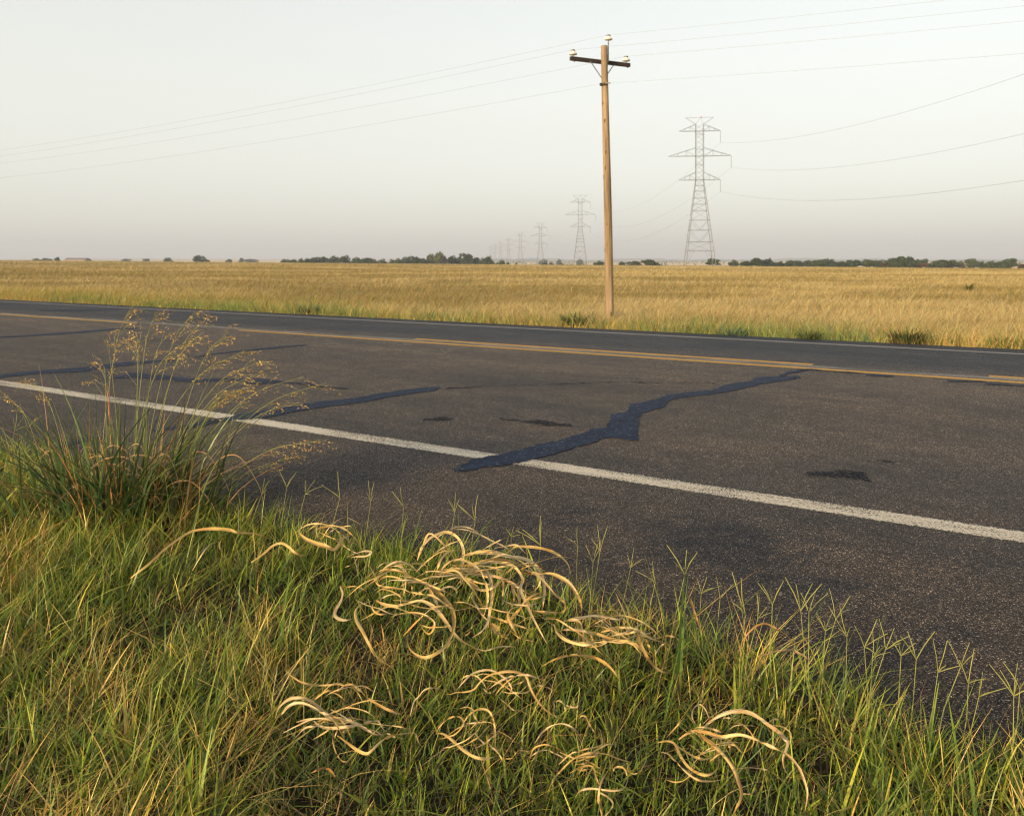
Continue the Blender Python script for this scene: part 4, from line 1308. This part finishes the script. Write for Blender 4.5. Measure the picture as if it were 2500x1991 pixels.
# ------------------------------------------------------------------ trees
M_bark = plain('tree_bark', (.07, .055, .04), .9, .3, 3)
tree_kinds = []
for v in range(8):
    r = np.random.default_rng(200 + v)
    pr = random.Random(300 + v)
    # unit tree: height 1, width about 1
    mbt = MB()
    mbt.tube([(0, 0, -.25), (.01, 0, .1), (.02, .01, .38), (.03, .0, .6)], [.04, .032, .022, .008], 7)
    lobes = []
    nl = 9 if v < 6 else 7
    for k in range(nl):
        a = 2 * math.pi * k / nl + pr.uniform(-.4, .4)
        rr = pr.uniform(.12, .36)
        zc = pr.uniform(.3, .78) - rr * .25
        sz = pr.uniform(.14, .24)
        lobes.append((rr * math.cos(a), rr * math.sin(a), zc, sz))
        mbt.tube([(.01, 0, .2 + .1 * pr.random()), (rr * math.cos(a) * .5, rr * math.sin(a) * .5, zc * .75), (rr * math.cos(a) * .9, rr * math.sin(a) * .9, zc)], [.018, .012, .005], 5)
    lobes.append((pr.uniform(-.08, .08), 0, .72, .22)); lobes.append((0, 0, .45, .3))
    Vc, Cc = [], []
    for (lx_, ly_, lz_, ls_) in lobes:
        m_ = 95
        d = r.normal(0, 1, (m_, 3)); d /= np.linalg.norm(d, axis=1)[:, None]
        q = d * (ls_ * r.uniform(.55, 1.08, m_))[:, None] * np.array([1.1, 1.1, .85]) + np.array([lx_, ly_, lz_])
        q = q[q[:, 2] > .08]
        tone = pr.uniform(.75, 1.25)
        for c0 in q:
            a_ = r.normal(0, 1, 3); a_ /= np.linalg.norm(a_)
            b_ = np.cross(a_, r.normal(0, 1, 3)); b_ /= np.linalg.norm(b_)
            sz = r.uniform(.04, .075)
            Vc += [c0 - a_ * sz, c0 + b_ * sz * .7, c0 + a_ * sz, c0 - b_ * sz * .7]
            base_c = np.array([(.052, .078, .03), (.045, .07, .032), (.065, .088, .03), (.04, .062, .034), (.055, .08, .03), (.05, .07, .03), (.095, .11, .045), (.085, .078, .045)][v])
            Cc += [base_c * tone * r.uniform(.7, 1.35)] * 4
    Vc = np.array(Vc)
    root = None
    tree_kinds.append((mbt, np_mesh('crown', Vc, np.arange(len(Vc)).reshape(-1, 4), col=np.array(Cc))))
trunk_meshes = []


def tree(xT, topT, wT, Y_, v, label, group='trees beyond the golden field', name='tree'):
    X_ = (xT - CX) / F * Y_
    z_ = float(ground_z(np.array([X_]), np.array([Y_]))[0])
    hgt = EYE + (HY - topT) / F * Y_ - z_
    wid = wT / F * Y_ * 1.25
    if len(trunk_meshes) <= v: pass
    root = empty(name, (X_, Y_, z_), random.uniform(0, 6.28))
    root.scale = (wid, wid, max(hgt, 1.2) * 1.2)
    mbt, crown = tree_kinds[v]
    key = 'trunk_%d' % v
    if key not in bpy.data.meshes:
        o = mbt.build('trunk', M_bark, root); o.data.name = key
    else:
        o = link_obj('trunk', bpy.data.meshes[key], None, root)
    if not crown.materials: crown.materials.append(M_leaf)
    link_obj('crown', crown, None, root)
    return tag(root, label, 'tree', group)


A_ = 'dense dark green tree in the long tree line between barn and wooden pole'
rg6 = lambda x, y: (650 + x * .2783, 580 + y * .2783)
lst = [(180,195,80),(240,197,80),(310,190,70),(360,188,70),(430,180,90),(495,173,80),(590,168,110),(700,168,110),(790,183,90),(850,190,70),(900,186,80),(950,192,70),(1020,193,100),(1100,198,70),(1160,193,80),(1225,178,80),(1300,176,110),(1370,188,90),(1450,155,110),(1530,140,120),(1640,170,110),(1690,183,70),(1755,153,120),(1840,182,90),(1900,187,80),(1955,174,110),(2065,205,60)]
for i, (x, y, w) in enumerate(lst):
    X_, Y_ = rg6(x, y)
    lab, v = A_, i % 6
    if (x, y) == (1530, 140): lab, v = 'tallest pale green loose crowned tree of the long tree line', 6
    if (x, y) == (1450, 155): lab, v = 'second pale green tree, leaning against the tallest of the tree line', 6
    if (x, y) == (950, 192): lab, v = 'brownish faded tree low in the middle of the long tree line', 7
    if (x, y) == (1755, 153): lab = 'tall rounded dark tree two crowns away from the pale green trees'
    if (x, y) == (2065, 205): lab = 'smallest bush ending the long tree line near the row of towers'
    tree(X_, Y_, w * .2783, random.uniform(560, 640), v, lab, 'tree line between barn and wooden pole')
rg7 = lambda x, y: (1750 + x * .3479, 600 + y * .3479)
B_ = 'dense green tree in the long tree line beyond the nearest lattice tower'
lst = [(120,103,70),(200,110,90),(280,93,100),(350,98,90),(375,92,40),(400,118,80),(450,112,70),(510,106,80),(570,110,80),(640,106,80),(710,103,80),(770,97,100),(810,99,70),(870,112,70),(930,106,80),(980,103,70),(1050,100,90),(1110,106,80),(1170,103,90),(1230,90,90),(1290,83,100),(1350,82,100),(1410,102,90),(1460,96,60),(1520,113,90),(1590,101,90),(1650,106,90),(1710,110,70),(1795,96,90),(1860,116,70),(1930,110,90),(1980,113,70),(2055,96,90),(2140,133,40)]
for i, (x, y, w) in enumerate(lst):
    X_, Y_ = rg7(x, y)
    lab, v = B_, (i * 5) % 6
    if x == 1350: lab = 'tallest broad tree of the long tree line beyond the nearest tower'
    if x == 1795: lab = 'rounded dark tree standing proud near the far end of the tree line'
    if x == 120: lab = 'detached small tree at the tower end of the long tree line'
    if x == 1710: lab, v = 'brownish thin tree in the tree line next to the rounded dark tree', 7
    if x == 2055: lab = 'last full crowned tree at the far end of the tree line'
    tree(X_, Y_, w * .3479, random.uniform(440, 510), v, lab, 'tree line beyond the nearest lattice tower')
rg4 = lambda x, y: (1350 + x * .2783, 560 + y * .2783)
for (x, y, w, D, lab) in [(405, 280, 90, 480, 'low rounded bush just behind the wooden pole'), (600, 288, 55, 480, 'small single bush between the wooden pole and the nearest tower'),
                          (720, 282, 110, 480, 'wide low bush between the wooden pole and the nearest tower'), (850, 268, 120, 480, 'largest of the bushes between the wooden pole and the nearest tower'),
                          (910, 293, 70, 480, 'low bush tapering off toward the nearest tower'), (1400, 258, 110, 330, 'round dark tree behind the leg of the nearest lattice tower')]:
    X_, Y_ = rg4(x, y)
    tree(X_, Y_, w * .2783, D, random.randrange(6), lab)
rg3 = lambda x, y: (1150 + x * .1855, 440 + y * .1855)
for (x, y, w, D, lab) in [(955, 1043, 105, 1400, 'distant hazy bush below the third tower'), (1155, 1043, 65, 1400, 'distant hazy small bush between the second and third towers'), (1430, 1042, 90, 1400, 'distant hazy bush between the legs of the second tower'),
                          (980, 1085, 90, 600, 'low dark bush in front of the pale far field'), (1055, 1087, 90, 600, 'low dark bush touching its twin before the pale far field'), (1190, 1087, 65, 600, 'small brown bush before the pale far field'),
                          (600, 1085, 45, 600, 'tiny reddish brown bush at the end of the tree line'), (350, 1083, 60, 600, 'low dark scrub trailing off the tree line'), (490, 1090, 60, 600, 'last low scrub trailing off the tree line')]:
    X_, Y_ = rg3(x, y)
    tree(X_, Y_, w * .1855, D, 7 if 'brown' in lab else random.randrange(6), lab)
rg5 = lambda x, y: (x * .3247, 580 + y * .3247)
for (x, y, w, D, lab) in [(1265, 154, 60, 900, 'small round tree poking over the bare horizon, between barn and lone tree'), (1490, 138, 75, 700, 'lone dark bushy tree on the bare horizon'), (1550, 166, 60, 800, 'low shrub at the foot of the lone tree on the horizon'),
                          (1720, 163, 45, 800, 'small dark bush on the horizon between the lone tree and the tree line'), (1815, 157, 40, 1200, 'faint pointed tree on the horizon beyond the lone tree'), (1880, 163, 90, 1300, 'faint low trees clump past the pointed tree on the horizon'),
                          (430, 153, 45, 700, 'dark bush at the end of the pale barn'), (345, 156, 90, 1000, 'hazy low tree behind the bush near the barn'), (945, 160, 60, 1300, 'hazy low bump of foliage on the bare horizon past the barn'), (1100, 160, 55, 1300, 'second hazy low bump of foliage on the bare horizon'),
                          (2140, 166, 60, 800, 'dark scrub where the tree line starts on the horizon'), (275, 158, 50, 1100, 'hazy shrub at the start of the horizon scrub'), (665, 160, 40, 900, 'small bush at the far gable of the pale barn')]:
    X_, Y_ = rg5(x, y)
    tree(X_, Y_, w * .3247, D, random.randrange(6), lab)

# barn
D = 640.0
bx0 = (188 - CX) / F * D
bzg = float(ground_z(np.array([bx0]), np.array([D]))[0])
btop = EYE + (HY - 629.5) / F * D - bzg
barn = empty('barn', (bx0, D, bzg), R(4))
M_bw = plain('barn_wall_paint', (.52, .36, .29), .8, .15, 1)
M_br = plain('barn_roof_sheet', (.20, .17, .16), .6, .15, 1)
eave = btop - 1.5
mb = MB(); mb.box((0, 0, eave / 2 - .5), (15, 8, eave + 1)); mb.build('wall', M_bw, barn)
mb = MB()
mb.add([(-7.9, -4.5, eave - .1), (7.9, -4.5, eave - .1), (7.9, 4.5, eave - .1), (-7.9, 4.5, eave - .1), (-7.9, 0, btop), (7.9, 0, btop)], [(0, 1, 5, 4), (2, 3, 4, 5), (1, 2, 5), (3, 0, 4), (3, 2, 1, 0)])
mb.build('roof', M_br, barn)
mb = MB(); mb.box((-4.2, -4.03, 1.4), (2.6, .1, 2.8)); mb.build('door', M_br, barn)
tag(barn, 'long low pinkish barn with a dark roof on the bare horizon', 'barn')

# cattle
M_hide = plain('cattle_hide', (.06, .03, .018), .8, .3, 4)
def cow_mesh():
    me = bpy.data.meshes.new('cow')
    vs = [(0, 0, 1.05), (.45, 0, 1.06), (.8, 0, 1.1), (1.05, 0, 1.15), (1.28, 0, 1.0), (1.5, 0, .72), (1.62, 0, .52), (-.4, 0, 1.08), (-.72, 0, 1.08),
          (.72, .2, .8), (.74, .2, .42), (.74, .2, .04), (.72, -.2, .8), (.74, -.2, .42), (.74, -.2, .04),
          (-.66, .2, .85), (-.74, .2, .48), (-.68, .2, .04), (-.66, -.2, .85), (-.74, -.2, .48), (-.68, -.2, .04), (-.92, 0, 1.0), (-.95, 0, .5)]
    es = [(0, 1), (1, 2), (2, 3), (3, 4), (4, 5), (5, 6), (0, 7), (7, 8), (2, 9), (9, 10), (10, 11), (2, 12), (12, 13), (13, 14), (8, 15), (15, 16), (16, 17), (8, 18), (18, 19), (19, 20), (8, 21), (21, 22)]
    rd = [.36, .37, .33, .24, .18, .14, .09, .36, .3, .14, .08, .06, .14, .08, .06, .17, .09, .06, .17, .09, .06, .05, .04]
    me.from_pydata(vs, es, [])
    o = bpy.data.objects.new('cow', me); C.objects.link(o)
    md = o.modifiers.new('Skin', 'SKIN'); 
    for i, sv in enumerate(me.skin_vertices[0].data if me.skin_vertices else []): sv.radius = (rd[i], rd[i])
    return o, rd
for (xT, D, rz, lab) in [(2157, 232, .2, 'small reddish brown cow grazing on the field crest before the tree line'), (2257, 228, 2.9, 'reddish brown cow, head turned the other way, on the field crest'), (2494, 225, .1, 'brown cow at the very edge of the field crest')]:
    o, rd = cow_mesh()
    bpy.context.view_layer.objects.active = o
    if not o.data.skin_vertices:
        o.data.attributes  # layer is made by the modifier
        with bpy.context.temp_override(object=o, active_object=o): bpy.ops.mesh.customdata_skin_add()
    for i, sv in enumerate(o.data.skin_vertices[0].data):
        sv.radius = (rd[i], rd[i])
    o.data.skin_vertices[0].data[0].use_root = True
    sb = o.modifiers.new('Subdivision', 'SUBSURF'); sb.levels = 1; sb.render_levels = 1
    o.data.materials.append(M_hide)
    X_ = (xT - CX) / F * D
    o.location = (X_, D, float(ground_z(np.array([X_]), np.array([D]))[0]) + .25); o.rotation_euler = (0, 0, rz)
    tag(o, lab, 'cow', 'cattle grazing on the field crest')

# far woods and hills
def ridge(name, D, zb, hmax, seed, mat_, depth=300, segs=420, kind='structure'):
    xs = np.linspace(-.78, .78, segs) * D
    h1 = vnoise(xs, xs * 0, D * .05, seed) * .5 + vnoise(xs, xs * 0, D * .012, seed + 1) * .3 + vnoise(xs, xs * 0, D * .004, seed + 2) * .2
    hh = hmax * np.clip(h1 * 1.6 - .35, .06, 1)
    rows = [(-depth, 0), (-depth * .4, .75), (0, 1.0), (depth * .5, .8), (depth, 0)]
    V = np.concatenate([np.stack([xs, np.full_like(xs, D + dy), zb - 2 + (hh + 2) * k], 1) for dy, k in rows])
    i = np.arange(segs - 1)
    Q = np.concatenate([np.stack([r_ * segs + i, r_ * segs + i + 1, (r_ + 1) * segs + i + 1, (r_ + 1) * segs + i], 1) for r_ in range(4)])
    o = link_obj(name, np_mesh(name, V, Q, smooth=True), mat_)
    return tag(o, kind=kind)
M_hill = plain('wooded_hill', (.06, .075, .04), .95, .4, .01)
ridge('hills', 6200, -6, 17, 71, M_hill)
ridge('hills', 4300, -9, 9, 75, M_hill)
# scattered far woods as leaf clumps
nW = 5200
Dw = rng.choice([1700, 2200, 2700, 3300], nW) * rng.uniform(.97, 1.03, nW)
uw = rng.uniform(-.2, .72, nW)
dens = vnoise(uw, Dw * .0, .02, 81) * vnoise(uw + Dw * .001, Dw * .0, .006, 82)
k_ = dens > .36
Dw, uw = Dw[k_], uw[k_]; nW = len(Dw)
Xw, Yw = uw * Dw, Dw
zw = ground_z(Xw, Yw) + rng.uniform(0, 1, nW) * 7 * (.4 + vnoise(Xw, Yw, 60, 83))
cw = np.stack([Xw, Yw, zw], 1)
a_ = rng.normal(0, 1, (nW, 3)); a_ /= np.linalg.norm(a_, axis=1)[:, None]
b_ = np.cross(a_, rng.normal(0, 1, (nW, 3))); b_ /= np.linalg.norm(b_, axis=1)[:, None]
sz = rng.uniform(1.2, 2.6, nW)[:, None]
Vw = np.stack([cw - a_ * sz, cw + b_ * sz, cw + a_ * sz, cw - b_ * sz], 1).reshape(-1, 3)
cwcol = np.repeat(pick([(.05, .07, .035), (.06, .075, .04)], [.5, .5], nW), 4, axis=0)
o = link_obj('distant_woods', np_mesh('distant_woods', Vw, np.arange(len(Vw)).reshape(-1, 4), col=cwcol), M_leaf)
tag(o, 'thin blue hazy woods scattered over the far pale fields', 'woods', kind='stuff')

# ------------------------------------------------------------------ haze
HAZE = 0.00024
if HAZE:
    mb = MB(); mb.box((0, 0, 60), (18600, 18600, 150))
    m, nt, out = mat('haze_volume')
    v = N(nt, 'ShaderNodeVolumePrincipled')
    v.inputs['Color'].default_value = (.68, .74, .87, 1)
    v.inputs['Density'].default_value = HAZE
    v.inputs['Anisotropy'].default_value = 0.0
    nt.links.new(v.outputs[0], out.inputs['Volume'])
    hz = mb.build('haze', m)
    tag(hz, kind='stuff')
    hz['label'] = 'pale evening haze thickening toward the horizon'; hz['category'] = 'haze'

# ------------------------------------------------------------------ light
SUN_EL, SUN_PHI = R(10.5), R(44)             # sun behind the camera, towards the left
sun_dir = Vector((-math.sin(SUN_PHI) * math.cos(SUN_EL), -math.cos(SUN_PHI) * math.cos(SUN_EL), math.sin(SUN_EL)))
ld = bpy.data.lights.new('sun', 'SUN'); ld.energy = 5.0; ld.angle = R(.6); ld.color = (1.0, .72, .38)
lo = bpy.data.objects.new('sun', ld); C.objects.link(lo)
lo.rotation_euler = sun_dir.to_track_quat('Z', 'Y').to_euler()
lo.location = (0, 0, 60)

wd_ = bpy.data.worlds.new('World'); sc.world = wd_; wd_.use_nodes = True
nt = wd_.node_tree; nt.nodes.clear()
out = nt.nodes.new('ShaderNodeOutputWorld')
bg = nt.nodes.new('ShaderNodeBackground')
sky = nt.nodes.new('ShaderNodeTexSky'); sky.sky_type = 'NISHITA'; sky.sun_disc = False
sky.sun_elevation = SUN_EL
sky.sun_rotation = math.atan2(sun_dir.x, sun_dir.y)
sky.altitude = 300; sky.air_density = 1.0; sky.dust_density = 4.5; sky.ozone_density = 1.0
hs = nt.nodes.new('ShaderNodeHueSaturation'); hs.inputs['Saturation'].default_value = .4; hs.inputs['Value'].default_value = 1.7
nt.links.new(sky.outputs[0], hs.inputs['Color'])
tcw = nt.nodes.new('ShaderNodeTexCoord'); sw = nt.nodes.new('ShaderNodeSeparateXYZ')
nt.links.new(tcw.outputs['Generated'], sw.inputs[0])
up_ = N(nt, 'ShaderNodeMapRange'); up_.inputs[1].default_value = .18; up_.inputs[2].default_value = .75
up_.inputs[3].default_value = .72; up_.inputs[4].default_value = .06
nt.links.new(sw.outputs[2], up_.inputs[0])
mixs = mixc(nt, hs.outputs[0], (4.98, 4.97, 4.46), up_.outputs[0])
nt.links.new(mixs, bg.inputs[0])
bg.inputs[1].default_value = .15
nt.links.new(bg.outputs[0], out.inputs[0])

# ------------------------------------------------------------------ camera
cd = bpy.data.cameras.new('camera'); co = bpy.data.objects.new('camera', cd); C.objects.link(co)
co.location = (0, 0, EYE); co.rotation_euler = (R(90), 0, 0)
cd.sensor_width = 36; cd.lens = 36 * F / 2500; cd.shift_y = -(995.5 - HY) / 2500
cd.clip_start = .05; cd.clip_end = 40000
cd.dof.use_dof = True; cd.dof.focus_distance = 2.6; cd.dof.aperture_fstop = 7.5
sc.camera = co

sc.view_settings.view_transform = 'Standard'; sc.view_settings.look = 'None'
sc.view_settings.exposure = 0.4; sc.view_settings.gamma = 1; sc.view_settings.use_curve_mapping = False
sc.cycles.use_denoising = True; sc.cycles.denoiser = 'OPENIMAGEDENOISE'; sc.cycles.denoising_prefilter = 'ACCURATE'
sc.cycles.filter_width = 1.15
sc.cycles.max_bounces = 6; sc.cycles.transparent_max_bounces = 8
sc.cycles.volume_bounces = 0
